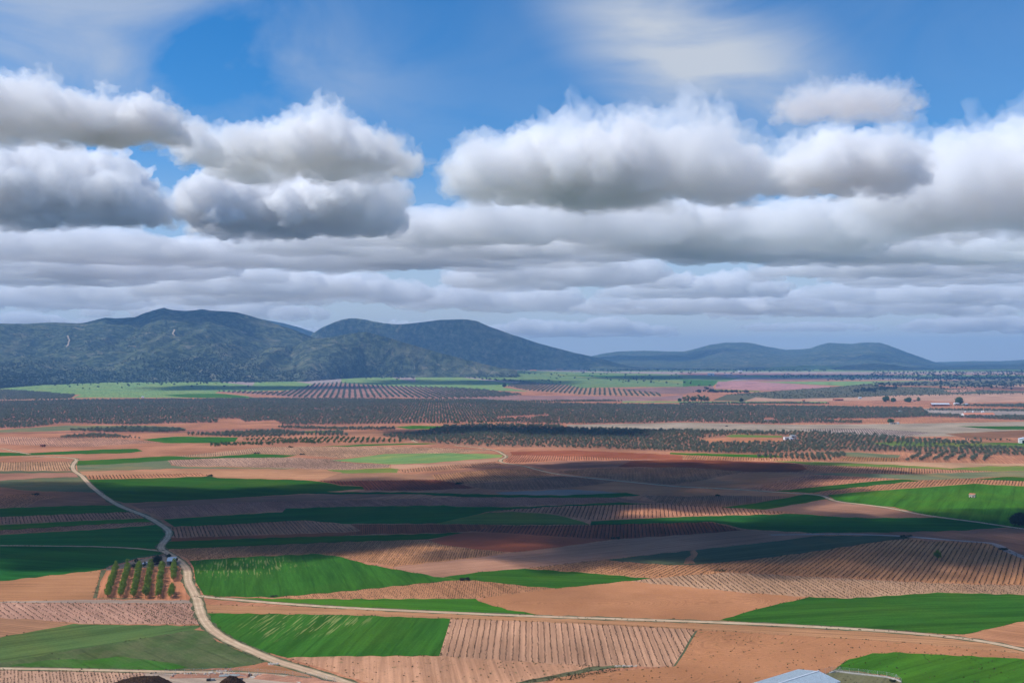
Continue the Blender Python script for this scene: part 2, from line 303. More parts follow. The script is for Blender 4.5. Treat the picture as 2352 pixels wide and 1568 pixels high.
# first rows of the patchwork
V('SP', 'P', [(-600, 1000), (0, 1003), (250, 1006), (370, 1015), (180, 1027), (0, 1019), (-600, 1016)], [(100, 1004), (115, 1022)], sp=3, vs=2.5)
F(W_, 'G', 'L2', [(-900, 110), (0, 100), (210, 105), (700, 80), (940, 75), (985, 90), (900, 105), (400, 115), (0, 127), (-900, 130)])
V('SP', 'L2', [(-900, 180), (0, 170), (490, 165), (495, 200), (475, 225), (0, 228), (-900, 235)], [(250, 170), (258, 228)], sp=2.6, vs=1.6)
V('SP', 'P', [(550, 1033), (600, 1026), (784, 1025), (1000, 1028), (1140, 1034), (1050, 1040), (884, 1041), (784, 1052), (690, 1045), (587, 1041), (500, 1048), (390, 1049)], [(690, 1028), (705, 1042)], sp=2.8, vs=2)
F(W_, 'G', 'L2', [(540, 158), (900, 140), (1150, 125), (1400, 135), (1750, 110), (2050, 120), (1950, 135), (1500, 140), (1160, 155), (800, 180), (525, 190)])
F(A_, 'GD', 'L2', [(525, 190), (800, 180), (1160, 155), (1180, 190), (1300, 200), (2120, 208), (2000, 215), (1200, 212), (800, 225), (535, 232)])
V('SP', 'L2', [(1150, 155), (1500, 140), (1950, 135), (2352, 150), (2352, 170), (2690, 185), (2680, 205), (2352, 220), (1500, 195), (1220, 193), (1180, 180)], [(1500, 145), (1570, 192)], sp=2.8, vs=2)
F('meadow', 'GP', 'P', [(784, 1055), (884, 1042), (1018, 1040), (1117, 1042), (1157, 1044), (1151, 1050), (1084, 1055), (984, 1063), (901, 1066), (827, 1062), (760, 1057)])
F(P_, 'SP', 'M2', [(345, 185), (600, 180), (1090, 138), (1075, 160), (900, 180), (420, 215), (340, 212)])
F('meadow', 'GY', 'M2', [(-100, 220), (0, 222), (330, 208), (400, 215), (380, 240), (0, 245), (-60, 235)])
F(A_, 'GD', 'L2', [(-900, 240), (0, 228), (490, 228), (530, 240), (0, 245), (-900, 255)], k=.7)
F(P_, 'SB', 'L2', [(-900, 255), (0, 245), (540, 240), (555, 270), (0, 295), (-900, 305)])
F(A_, 'GD', 'L2', [(-900, 305), (0, 295), (300, 275), (560, 270), (660, 375), (400, 370), (180, 365), (0, 340), (-900, 345)], k=.8)
F(P_, 'SB', 'L2', [(-900, 345), (0, 340), (180, 368), (400, 372), (660, 375), (770, 460), (480, 468), (190, 478), (0, 482), (-900, 500)], k=.85)
V('SO', 'L2', [(-900, 400), (0, 395), (240, 392), (415, 405), (260, 430), (180, 478), (0, 482), (-900, 500)], [(240, 395), (90, 480)], vs=1.3)
F(W_, 'G', 'L2', [(-900, 505), (0, 485), (480, 468), (780, 462), (900, 510), (500, 525), (0, 545), (-900, 575)])
V('S', 'L2', [(-900, 580), (0, 550), (500, 525), (900, 512), (1010, 550), (500, 575), (0, 597), (-900, 625)], [(400, 530), (430, 585)], sp=2.4, vs=2.0, sz=1.2)
F(W_, 'GL', 'L2', [(-900, 630), (0, 600), (500, 575), (1030, 553), (1090, 575), (600, 600), (0, 638), (-900, 680)])
V('S', 'L2', [(-900, 685), (0, 640), (600, 602), (1080, 578), (1100, 595), (600, 630), (0, 665), (-900, 715)], [(600, 605), (520, 640)])
F(W_, 'GB', 'L2', [(-900, 720), (0, 668), (600, 635), (1100, 598), (1145, 640), (1140, 680), (1085, 765), (700, 747), (300, 743), (0, 741), (-900, 740)], k=1.15)
F(W_, 'GB', 'P', [(-600, 1250), (0, 1252), (100, 1253), (233, 1255), (317, 1260), (363, 1265), (380, 1271), (317, 1282), (253, 1298), (243, 1306), (213, 1313), (100, 1323), (0, 1334.6), (-600, 1380)])
F(P_, 'S', 'L3', [(-900, 350), (0, 300), (300, 265), (690, 222), (700, 240), (650, 380), (640, 430), (0, 440), (-900, 440)])
F('orchard_ground', 'S', 'L3', [(690, 222), (740, 210), (1245, 190), (1255, 280), (1300, 400), (1310, 430), (640, 430), (660, 380)], seg=px('L3', [(1020, 220), (1000, 410)]))
F('verge', 'GD', 'L3', [(640, 415), (660, 340), (700, 222), (735, 222), (690, 300), (670, 410), (1000, 420), (1000, 424)], k=.7)
F('yard', 'SG', 'L3', [(730, 225), (740, 208), (950, 150), (1140, 115), (1225, 185), (1240, 193), (900, 205)], k=.7, weeds=.5)
F(P_, 'SG', 'L3', [(-900, 440), (0, 438), (640, 425), (1310, 430), (1320, 452), (0, 446), (-900, 448)])
V('SP', 'L3', [(-900, 450), (0, 448), (1320, 455), (1385, 595), (560, 590), (480, 580), (0, 550), (-900, 500)], [(200, 450), (420, 590)], sp=2.7, vs=2.2, weeds=.25)
F(P_, 'S', 'L3', [(-900, 505), (0, 552), (250, 562), (500, 588), (250, 640), (0, 680), (-900, 850)], k=.9)
F(A_, 'GM', 'L3', [(-900, 860), (0, 682), (250, 640), (510, 592), (800, 598), (1390, 605), (1340, 632), (1000, 690), (500, 770), (0, 860), (-900, 1000)], k=1.0, seg=px('L3', [(0, 760), (1000, 620)]), yellow=.7)
F(A_, 'GM', 'L3', [(-900, 900), (0, 860), (500, 770), (1000, 690), (1340, 632), (1420, 640), (1500, 710), (1650, 775), (1850, 850), (1650, 890), (1150, 915), (700, 905), (0, 893), (-900, 890)], k=.8, grey=.45, seg=px('L3', [(1150, 640), (1700, 860)]))
F(W_, 'G', 'L3', [(60, 880), (250, 850), (430, 832), (620, 838), (800, 818), (950, 830), (1100, 850), (1220, 868), (1300, 892), (1100, 910), (500, 902)], grey=.25, k=1.1, seg=px('L3', [(900, 820), (1100, 900)]))
V('SP', 'L3', [(-900, 905), (0, 903), (1000, 925), (1100, 940), (1000, 1130), (-900, 1200)], [(300, 905), (310, 1000)], sp=1.15, vs=2.7, sz=1.0)
F('yard', 'SG', 'L3', [(1010, 930), (1400, 928), (1700, 932), (1900, 962), (2150, 1000), (2400, 1100), (2500, 1300), (900, 1300), (950, 1050)], k=1.1)
F(P_, 'S', 'L3', [(1560, 912), (1900, 880), (2000, 890), (2250, 960), (1950, 950), (1700, 928)])
# right of the main track
F(P_, 'S', 'L2', [(540, 236), (1300, 224), (2200, 215), (2352, 240), (2352, 290), (2150, 285), (1500, 275), (1440, 262), (1380, 245), (590, 262)])
V('S', 'L2', [(590, 262), (1380, 245), (1420, 260), (1150, 272), (610, 288)], [(900, 255), (917, 275)], sp=3.2, vs=1)
F(W_, 'G', 'P', [(198, 1101), (383, 1097), (480, 1093), (500, 1097), (700, 1102), (733, 1105), (784, 1115), (831, 1117), (839, 1123), (784, 1126), (700, 1133), (500, 1145), (283, 1155), (255, 1145), (225, 1128)], k=.9)
V('SR', 'M2', [(-160, 297), (0, 298), (550, 290), (700, 290), (820, 320), (930, 345), (500, 365), (165, 360), (140, 335), (60, 325), (0, 325)], [(300, 300), (370, 360)], sp=3, vs=1.2)
F(P_, 'SB', 'M2', [(-20, 245), (380, 240), (480, 250), (640, 255), (670, 285), (550, 290), (0, 297), (-160, 295)])
V('S', 'M2', [(620, 255), (1060, 215), (1330, 225), (1480, 260), (1200, 290), (850, 315), (660, 290)], [(900, 240), (960, 300)], sp=2.8, vs=1.3)
F(P_, 'SB', 'M2', [(480, 250), (640, 240), (1090, 195), (1230, 200), (1060, 215), (640, 255)])
V('S', 'M2', [(380, 225), (600, 200), (1060, 168), (1110, 185), (700, 225), (440, 240)], [(700, 195), (720, 225)], sp=3, vs=1.3)
V('SO', 'M2', [(1130, 150), (1180, 118), (1500, 122), (1900, 140), (2050, 150), (1500, 158), (1250, 170), (1130, 175)], [(1300, 125), (1270, 165)], sp=3, vs=1.2)
F(P_, 'SR', 'M2', [(1160, 95), (1600, 85), (2352, 120), (2352, 150), (2050, 148), (1700, 130), (1180, 118)], k=1.3)
F(P_, 'SB', 'M2', [(1250, 178), (1500, 160), (2000, 155), (2200, 150), (2100, 170), (1900, 195), (1650, 212), (1420, 212)], k=.9)
F(P_, 'SR', 'M2', [(2000, 158), (2352, 148), (3060, 170), (3260, 200), (3140, 235), (2700, 235), (2352, 205), (1900, 200)], k=1.0)
V('SB', 'P', [(1277, 1083), (1334, 1077), (1568, 1072), (1716, 1083), (1672, 1090), (1612, 1103), (1569, 1108), (1544, 1113), (1417, 1100), (1317, 1090)], [(1417, 1078), (1414, 1102)], sp=1.5, vs=2.6, sz=.8)
V('SB', 'M2', [(860, 320), (1200, 292), (1500, 265), (1620, 275), (1900, 300), (1700, 330), (1350, 360), (1100, 360), (950, 345)], [(1200, 300), (1230, 350)], sp=1.5, vs=2.6, sz=.8)
F(P_, 'S', 'P', [(1234, 1127), (1351, 1115), (1417, 1105), (1544, 1115), (1612, 1104), (1672, 1091), (1750, 1083), (1860, 1090), (1803, 1098), (1710, 1122), (1782, 1128), (1852, 1133), (1802, 1140), (1569, 1138), (1464, 1134), (1437, 1132), (1311, 1123)])
F(P_, 'SG', 'M2', [(1060, 375), (1580, 355), (1960, 380), (1900, 400), (1500, 395), (1100, 390)], k=.8)
F(P_, 'SB', 'L2', [(890, 455), (1200, 435), (2000, 395), (2352, 385), (2840, 385), (2352, 430), (1900, 435), (1200, 470), (960, 490)], k=.9)
V('SB', 'P', [(320, 1168), (400, 1162), (633, 1150), (784, 1148), (900, 1146), (1067, 1141), (1284, 1142), (1417, 1142), (1517, 1155), (1434, 1153), (1284, 1158), (1117, 1164), (1044, 1162), (884, 1162), (784, 1163), (667, 1166), (650, 1172), (533, 1180), (377, 1190), (347, 1178)], [(400, 1165), (422, 1185)], sp=1.7, vs=2.6, sz=.8)
F(W_, 'GB', 'M2', [(-160, 370), (0, 373), (480, 375), (1100, 392), (1500, 397), (1960, 378), (2070, 395), (1900, 410), (1500, 412), (850, 408), (500, 387), (0, 388), (-230, 385)])
F(W_, 'GB', 'P', [(373, 1192), (533, 1182), (647, 1175), (657, 1167), (784, 1163), (1017, 1160), (1051, 1163), (1184, 1164), (1284, 1160), (1417, 1153), (1501, 1157), (1384, 1160), (1217, 1168), (1117, 1175), (1067, 1187), (1001, 1202), (784, 1202), (700, 1194), (500, 1205), (400, 1209)])
V('SB', 'P', [(1474, 1137), (1569, 1140), (1649, 1138), (1816, 1140), (1736, 1155), (1662, 1163), (1569, 1163), (1510, 1153)], [(1569, 1142), (1560, 1160)], sp=1.6, vs=2.4, sz=.8)
V('S', 'P', [(1134, 1172), (1284, 1162), (1501, 1157), (1569, 1160), (1662, 1165), (1802, 1177), (1782, 1180), (1569, 1185), (1357, 1195), (1317, 1188), (1267, 1179), (1178, 1174)], [(1452, 1170), (1450, 1190)], sp=3.2, vs=0.9)
F('meadow', 'GY', 'M2', [(650, 592), (850, 545), (1000, 515), (1180, 510), (1450, 525), (1600, 560), (1720, 597), (1200, 600)], k=.75)
F(W_, 'G', 'R2', [(270, 478), (500, 450), (840, 390), (930, 388), (1000, 420), (800, 455), (560, 495)])
F(P_, 'SB', 'R2', [(560, 495), (800, 455), (1000, 430), (1050, 440), (1260, 465), (1440, 485), (1600, 520), (1740, 548), (1200, 553), (800, 520)], k=1.05)
F(W_, 'GB', 'P', [(1357, 1196), (1569, 1186), (1836, 1179), (1902, 1185), (1986, 1189), (2149, 1188), (2236, 1198), (2322, 1210), (2202, 1218), (2036, 1222), (1869, 1223), (1719, 1215), (1636, 1198), (1569, 1200), (1357, 1205)])
F('meadow', 'GY', 'R2', [(610, 158), (1000, 168), (1500, 188), (1850, 210), (2100, 195), (2352, 195), (3300, 220), (3300, 260), (2352, 226), (2160, 231), (1900, 222), (1500, 205), (900, 188)])
F(P_, 'SP', 'R2', [(880, 163), (1300, 163), (2352, 180), (3300, 200), (3300, 218), (2352, 194), (2100, 194), (1850, 209), (1500, 187)])
V('S', 'R2', [(820, 190), (1000, 190), (1500, 206), (1900, 223), (2160, 232), (1900, 240), (1500, 252), (1100, 240), (880, 230)], [(1400, 205), (1385, 245)], sp=2.6, vs=1.8)
F(A_, 'GD', 'R2', [(870, 248), (1100, 241), (1500, 252), (1900, 240), (2160, 232), (2352, 228), (3300, 262), (3300, 300), (2352, 270), (2200, 266), (1700, 292), (1500, 283), (1200, 268)], k=1.1)
V('S', 'R2', [(430, 350), (700, 310), (760, 280), (920, 262), (1200, 270), (1450, 285), (1300, 300), (900, 340), (640, 365)], [(1000, 275), (940, 330)], sp=2.8, vs=1.3)
F(W_, 'G', 'R2', [(625, 368), (900, 340), (1300, 300), (1500, 285), (1660, 293), (1200, 340), (860, 380)])
F(W_, 'G', 'R2', [(2020, 285), (2200, 268), (2352, 270), (3300, 300), (3300, 340), (2352, 300)])
V('S', 'R2', [(860, 380), (1200, 342), (1660, 293), (1960, 283), (2352, 300), (3300, 345), (3300, 380), (2352, 335), (2000, 315), (1700, 337), (1250, 368), (1010, 388)], [(1500, 318), (1470, 345)], sp=2.8, vs=1.3)
F(W_, 'GL', 'P', [(1900, 1136), (1986, 1128), (2136, 1118), (2236, 1110), (2360, 1117), (2900, 1140), (2900, 1280), (2352, 1212), (2149, 1186), (2052, 1164), (1986, 1158), (1922, 1150)], yellow=.4)
V('SO', 'R2', [(1040, 160), (1150, 130), (1480, 140), (1510, 155), (1450, 165)], [(1300, 138), (1290, 162)], sp=3, vs=2)
F(A_, 'GD', 'R2', [(930, 105), (1200, 100), (1500, 120), (1480, 138), (1150, 130)])
V('SO', 'R2', [(0, 118), (450, 135), (900, 163), (620, 158), (0, 150)], [(300, 130), (295, 150)], sp=3, vs=2)
F(W_, 'GL', 'R2', [(-90, 102), (0, 104), (150, 108), (640, 120), (700, 135), (450, 135), (0, 117), (-90, 112)])
# middle ground below the dark strip
V('S', 'P', [(397, 1212), (500, 1205), (700, 1195), (733, 1197), (784, 1205), (804, 1212), (827, 1218), (784, 1222), (600, 1228), (393, 1235)], [(500, 1207), (512, 1230)], sp=2.6, vs=1.7, sz=1.1)
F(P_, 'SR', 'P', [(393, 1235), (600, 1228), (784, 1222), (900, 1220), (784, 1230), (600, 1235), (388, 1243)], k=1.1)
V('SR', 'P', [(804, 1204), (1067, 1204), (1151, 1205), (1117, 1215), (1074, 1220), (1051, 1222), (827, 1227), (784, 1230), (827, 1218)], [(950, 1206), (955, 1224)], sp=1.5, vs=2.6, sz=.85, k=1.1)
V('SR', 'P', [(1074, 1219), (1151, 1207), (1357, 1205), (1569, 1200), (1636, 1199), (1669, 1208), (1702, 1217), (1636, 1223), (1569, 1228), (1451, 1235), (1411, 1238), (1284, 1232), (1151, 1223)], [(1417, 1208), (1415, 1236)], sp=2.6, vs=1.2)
F(W_, 'G', 'P', [(383, 1243), (600, 1235), (784, 1230), (951, 1226), (1064, 1222), (1031, 1230), (984, 1238), (784, 1244), (600, 1252), (383, 1261), (378, 1253)], k=.9)
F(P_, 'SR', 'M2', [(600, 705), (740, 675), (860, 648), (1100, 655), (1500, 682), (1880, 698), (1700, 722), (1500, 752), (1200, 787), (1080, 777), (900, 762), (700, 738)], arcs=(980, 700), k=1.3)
V('S', 'P', [(383, 1262), (600, 1252), (784, 1244), (981, 1240), (1017, 1252), (1084, 1260), (1161, 1268), (1117, 1277), (984, 1292), (901, 1300), (817, 1285), (784, 1277), (733, 1272), (567, 1278), (437, 1287), (417, 1277)], [(984, 1245), (955, 1292)], sp=1.5, vs=2.5, sz=.95)
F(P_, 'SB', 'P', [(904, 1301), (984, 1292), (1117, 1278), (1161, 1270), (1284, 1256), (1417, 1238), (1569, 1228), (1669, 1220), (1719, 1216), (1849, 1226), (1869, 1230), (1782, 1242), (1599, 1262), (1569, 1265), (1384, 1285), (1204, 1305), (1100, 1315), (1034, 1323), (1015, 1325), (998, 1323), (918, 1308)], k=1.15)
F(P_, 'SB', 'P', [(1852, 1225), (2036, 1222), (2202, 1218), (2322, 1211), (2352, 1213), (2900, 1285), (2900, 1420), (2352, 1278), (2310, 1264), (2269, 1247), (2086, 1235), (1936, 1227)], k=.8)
F(A_, 'GF', 'P', [(1391, 1285), (1569, 1265), (1599, 1262), (1782, 1242), (1869, 1230), (2069, 1229), (2089, 1235), (2019, 1243), (1869, 1266), (1736, 1283), (1600, 1296), (1569, 1297), (1518, 1297)])  # fallow field in shadow, the shade also put into its dark colour
F(P_, 'SO', 'R2', [(40, 782), (80, 770), (105, 795), (90, 820), (60, 840), (90, 862), (10, 868), (20, 830), (60, 805)])
V('S', 'P', [(1204, 1305), (1367, 1287), (1484, 1294), (1569, 1298), (1736, 1284), (1869, 1267), (2019, 1243), (2086, 1238), (2136, 1243), (2252, 1246), (2286, 1252), (2302, 1263), (2352, 1278), (2900, 1425), (2900, 1440), (2352, 1343), (2169, 1338), (1869, 1323), (1679, 1313), (1569, 1322), (1497, 1327), (1351, 1315)], [(1667, 22), (1434, 286)], sc='R3', sp=2.7, vs=1.1, sz=.88)
V('SP', 'P', [(1450, 1334), (1497, 1328), (1569, 1321), (1679, 1314), (1869, 1324), (2169, 1339), (2352, 1344), (2900, 1445), (2900, 1465), (2352, 1365), (2152, 1360), (2036, 1368), (1952, 1373), (1862, 1370), (1719, 1361), (1619, 1351), (1569, 1346)], [(500, 270), (700, 400)], sc='R3', sp=2.7, vs=1.9, k=.92)
F(W_, 'G', 'P', [(1017, 1325), (1034, 1322), (1117, 1311), (1204, 1305), (1351, 1315), (1497, 1328), (1447, 1333), (1284, 1351), (1184, 1343), (1091, 1332), (1057, 1331)])
F(W_, 'G', 'P', [(433, 1287), (567, 1278), (733, 1271), (784, 1278), (844, 1295), (918, 1308), (998, 1323), (1057, 1331), (951, 1341), (784, 1358), (667, 1368), (633, 1371), (500, 1369), (467, 1364), (447, 1335), (443, 1301)], bare=(.32, (560, 1300), 52), seg=px('L3', [(1480, 160), (1470, 250)]), yellow=.15)
V('S', 'P', [(640, 1371), (784, 1358), (951, 1341), (1057, 1332), (1091, 1332), (1184, 1344), (1277, 1351), (1117, 1371), (1094, 1374), (784, 1374), (700, 1374)], [(950, 1344), (990, 1371)], sp=1.2, vs=3.0, sz=.9)
F(W_, 'GL', 'P', [(480, 1371), (643, 1374), (784, 1375), (1094, 1374), (1099, 1380), (1167, 1400), (1274, 1414), (1217, 1412), (984, 1404), (784, 1396), (633, 1387), (490, 1376)], yellow=.5)
F(P_, 'S', 'P', [(1099, 1380), (1117, 1371), (1277, 1351), (1447, 1334), (1569, 1346), (1719, 1362), (1860, 1370), (1736, 1399), (1649, 1424), (1569, 1423), (1284, 1416), (1167, 1400)], arcs=(1330, 1385))
F(W_, 'G', 'P', [(1652, 1424), (1736, 1398), (1859, 1371), (1952, 1373), (2036, 1368), (2152, 1360), (2352, 1365), (2900, 1467), (2900, 1480), (2352, 1426), (2209, 1457), (2069, 1449), (1869, 1436)], seg=px('R3', [(900, 540), (2000, 500)]), yellow=.35)
F(P_, 'S', 'P', [(2209, 1458), (2352, 1426), (2900, 1482), (2900, 1640), (2352, 1487), (2269, 1468)])
F(P_, 'S', 'P', [(470, 1387), (784, 1397), (1284, 1417), (1569, 1427), (1869, 1441), (2069, 1451), (2236, 1468), (2352, 1491), (2900, 1650), (2900, 1680), (2352, 1500), (2069, 1474), (1802, 1457), (1602, 1446), (1569, 1443), (1251, 1428), (1037, 1420), (784, 1411), (475, 1406)], k=.95)
F(W_, 'G', 'P', [(473, 1407), (784, 1411), (1036, 1420), (1017, 1481), (1011, 1505), (784, 1506), (660, 1509), (600, 1495), (533, 1465), (490, 1435)], bare=(.38, (690, 1424), 46), seg=px('M3', [(300, 560), (100, 770)]), yellow=.3, k=1.1)
V('SP', 'P', [(1037, 1420), (1251, 1428), (1569, 1443), (1598, 1447), (1569, 1494), (1544, 1530), (1377, 1530), (1011, 1506)], [(1300, 580), (1300, 845)], sc='M3', sp=2.55, vs=0.75, sz=.72)
F(P_, 'SO', 'P', [(1602, 1446), (1802, 1457), (2069, 1474), (2352, 1500), (2900, 1690), (2900, 1770), (1150, 1770), (1280, 1550), (1544, 1530), (1569, 1494)], weeds=.22, k=.95, arcs=(1900, 1440))
F(P_, 'SP', 'P', [(660, 1509), (784, 1506), (1011, 1506), (1377, 1530), (1284, 1548), (1184, 1568), (1000, 1700), (860, 1700), (852, 1568), (760, 1540)], weeds=.3)
F('verge', 'GD', 'M3', [(1150, 1012), (1300, 975), (1500, 935), (1750, 882), (1960, 876), (2010, 890), (1850, 898), (1600, 940), (1400, 985), (1250, 1010), (1000, 1130)], k=.75, grey=.4)
F('verge', 'GD', 'P', [(1544, 1530), (1569, 1494), (1598, 1447), (1604, 1446), (1575, 1497), (1550, 1528)], k=.7)
F(W_, 'GL', 'P', [(1921, 1535), (1935, 1522), (1952, 1513), (2002, 1500), (2052, 1497), (2352, 1512), (2900, 1600), (2900, 1770), (2120, 1770), (2072, 1575), (2066, 1556), (2002, 1545)], yellow=.3)
F('yard', 'GD', 'P', [(1895, 1546), (1921, 1535), (2002, 1546), (2066, 1558), (2076, 1580), (2130, 1770), (1600, 1770), (1750, 1575)], k=.8, grey=.5)
# tracks: centre line and width in metres
TRACKS = [
 ('L2', [(150, 128), (300, 127), (460, 136), (520, 143), (532, 152), (510, 172), (497, 200), (512, 232), (562, 258), (590, 295), (655, 358), (785, 450), (900, 500), (1015, 542), (1105, 596), (1155, 630), (1168, 655), (1155, 690), (1112, 735), (1105, 762), (1140, 785), (1200, 820), (1265, 870), (1295, 920), (1292, 990), (1340, 1070), (1366, 1130), (1372, 1180), (1405, 1262), (1470, 1332), (1580, 1400), (1720, 1460), (1880, 1530), (2050, 1580), (2200, 1625), (2352, 1672), (2560, 1750), (2900, 1930)], 4.6, 'T'),
 ('L2', [(-900, 735), (0, 741), (280, 743), (700, 748), (950, 761), (1085, 777), (1125, 780)], 2.4, 'T'),
 ('L3', [(1372, 398), (1420, 406), (1500, 414), (1900, 449), (2352, 480), (3152, 517), (3852, 545), (4704, 572), (5200, 591), (5700, 616), (6200, 646), (6700, 696), (7060, 765), (8500, 1150)], 3.6, 'T'),
 ('L3', [(-900, 893), (0, 898), (500, 905), (1000, 918), (1500, 925), (1800, 936), (2000, 956), (2200, 984), (2352, 1012), (2700, 1100)], 2.6, 'T'),
 ('M2', [(500, 4), (484, 18), (520, 30)], 5, 'T'),
 ('M2', [(780, 52), (900, 63), (1010, 77), (1078, 90), (1112, 112), (1148, 130), (1085, 152), (1108, 172), (1250, 190), (1350, 220), (1480, 250), (1700, 275), (1950, 300), (2200, 325), (2352, 338), (2705, 352), (3050, 378), (3210, 386), (3315, 396), (3362, 420), (3425, 441), (3605, 459), (3805, 486), (3955, 521), (4155, 551), (4405, 582), (4555, 606), (4710, 627), (5800, 790)], 4.2, 'T'),
 ('R2', [(600, 668), (850, 664), (1100, 661), (1500, 674), (1650, 688), (2000, 716), (2130, 724), (2200, 755), (2260, 790), (2400, 840), (3400, 1200)], 5.5, 'SG'),
 ('L2', [(-900, 20), (0, 72), (45, 79), (120, 98), (205, 112)], 4, 'T'),
]
for code, pts, w, kd in TRACKS:
    pp = np.array(px(code, pts))
    # smooth the centre line
    for _ in range(2):
        q = [pp[0]]
        for a, b in zip(pp[:-1], pp[1:]): q += [a * .75 + b * .25, a * .25 + b * .75]
        pp = np.array(q + [pp[-1]])
    g = ground(pp); t = np.gradient(g[:, :2], axis=0); t /= np.linalg.norm(t, axis=1)[:, None] + 1e-9; nrm = np.stack([-t[:, 1], t[:, 0]], 1)
    def side(hw):
        a = g[:, :2] + nrm * hw; b = g[:, :2] - nrm * hw
        e = np.concatenate([a, b[::-1]]); e3 = np.concatenate([e, H(e[:, 0], e[:, 1])[:, None]], 1); return [tuple(p) for p in project(e3)]
    jit = 1 + 0.12 * np.sin(np.arange(len(g)) * 1.7)
    if kd == 'T': FIELDS.append(dict(name='verge', kind='GD', pts=side((w / 2 + 0.9) * jit[:, None]), code='P', k=.62, grey=.35))
    FIELDS.append(dict(name='dirt_track', kind='T' if kd == 'T' else kd, pts=side(w / 2 * (2 - jit)[:, None]), code='P', seg=None, path=g, hw=w / 2))
# ---------------------------------------------------------------- cut the ground into fields (no two sheets overlap)
def wob(q):
    """field edges are never ruler-straight"""
    x, y = q; k = min(1.0, max(0, (y - 850) / 450)); return (x + k * 2.2 * math.sin(y * .37 + x * .05), y + k * (.75 * math.sin(x * .11 + y * .07) + .55 * math.sin(x * .29 + 1.3 + y * .21)))
verts = []; edges = []
for fd in FIELDS:
    d = [wob(q) for q in dens(fd['pts'], 16)] if fd['name'] not in ('dirt_track', 'farmland') else dens(fd['pts'], 22); fd['wp'] = d
    k = len(verts); verts += d; edges += [(k + j, k + (j + 1) % len(d)) for j in range(len(d))]; fd['dp'] = np.array(d)
ys = list(np.arange(847.5, 905, 4.5)) + list(np.arange(905, 1100, 7)) + list(np.arange(1100, 1765, 12))
for j, y in enumerate(ys):
    for x in np.arange(-590 + (j % 2) * 12, 2945, 26 if y < 1100 else 30): verts.append((x, y))
res = delaunay_2d_cdt([Vector(v) for v in verts], edges, [], 0, 1e-4, False)
cv = np.array([tuple(v) for v in res[0]]); cf = res[2]
G3 = ground(np.stack([cv[:, 0], np.clip(cv[:, 1], 845.8, 1772)], 1))
tri = np.array([f for f in cf if len(f) == 3]); cen = cv[tri].mean(1); owner = np.full(len(tri), -1)
def winding(pts, q):
    w = np.zeros(len(pts), int); x, y = pts[:, 0], pts[:, 1]
    for (x0, y0), (x1, y1) in zip(q, np.roll(q, -1, 0)):
        s = (x1 - x0) * (y - y0) - (x - x0) * (y1 - y0); w += ((y0 <= y) & (y1 > y) & (s > 0)); w -= ((y0 > y) & (y1 <= y) & (s < 0))
    return w != 0
for i, fd in enumerate(FIELDS):
    lo, hi = fd['dp'].min(0), fd['dp'].max(0); k = np.where((cen > lo).all(1) & (cen < hi).all(1))[0]; owner[k[winding(cen[k], np.array(fd['wp']))]] = i
def main_axis(tris):
    c = G3[np.unique(tris)][:, :2]; c = c - c.mean(0); w, v = np.linalg.eigh(c.T @ c); a = math.atan2(v[1, 1], v[0, 1])
    return (a + math.pi / 2) % math.pi - math.pi / 2
def seg_ang(seg):
    g = ground(seg); d = g[1] - g[0]; return math.atan2(d[1], d[0])
rv = random.Random(3)
tt = NT('track_dust'); p = tt.pos(); nz = tt.noise(p, 0.25, 4, 0.6); n2 = tt.noise(p, 2.2, 3, 0.7); n4 = tt.noise(p, 0.03, 3, 0.5)
c_ = tt.mix(tt.rng(nz, .3, .7), (.42, .29, .185), (.58, .43, .29)); c_ = tt.mix(tt.rng(n4, .45, .7, 0, .7), c_, (.47, .30, .20)); c_ = tt.mix(tt.rng(n2, .55, .75, 0, .5), c_, (.30, .215, .145)); 
at_ = tt.n('Attribute'); at_.attribute_name = 'across'; ab = tt.math('ABSOLUTE', at_.outputs['Fac']); rut = tt.rng(tt.math('ABSOLUTE', tt.math('SUBTRACT', ab, .42)), .05, .22); c_ = tt.mix(tt.math('MULTIPLY', rut, .45), c_, (.30, .215, .13)); c_ = tt.mix(tt.math('MULTIPLY', tt.rng(tt.math('MULTIPLY_ADD', n2, .5, ab), .95, 1.2), .7), c_, (.20, .17, .09)); TRACK_M = tt.color(c_)
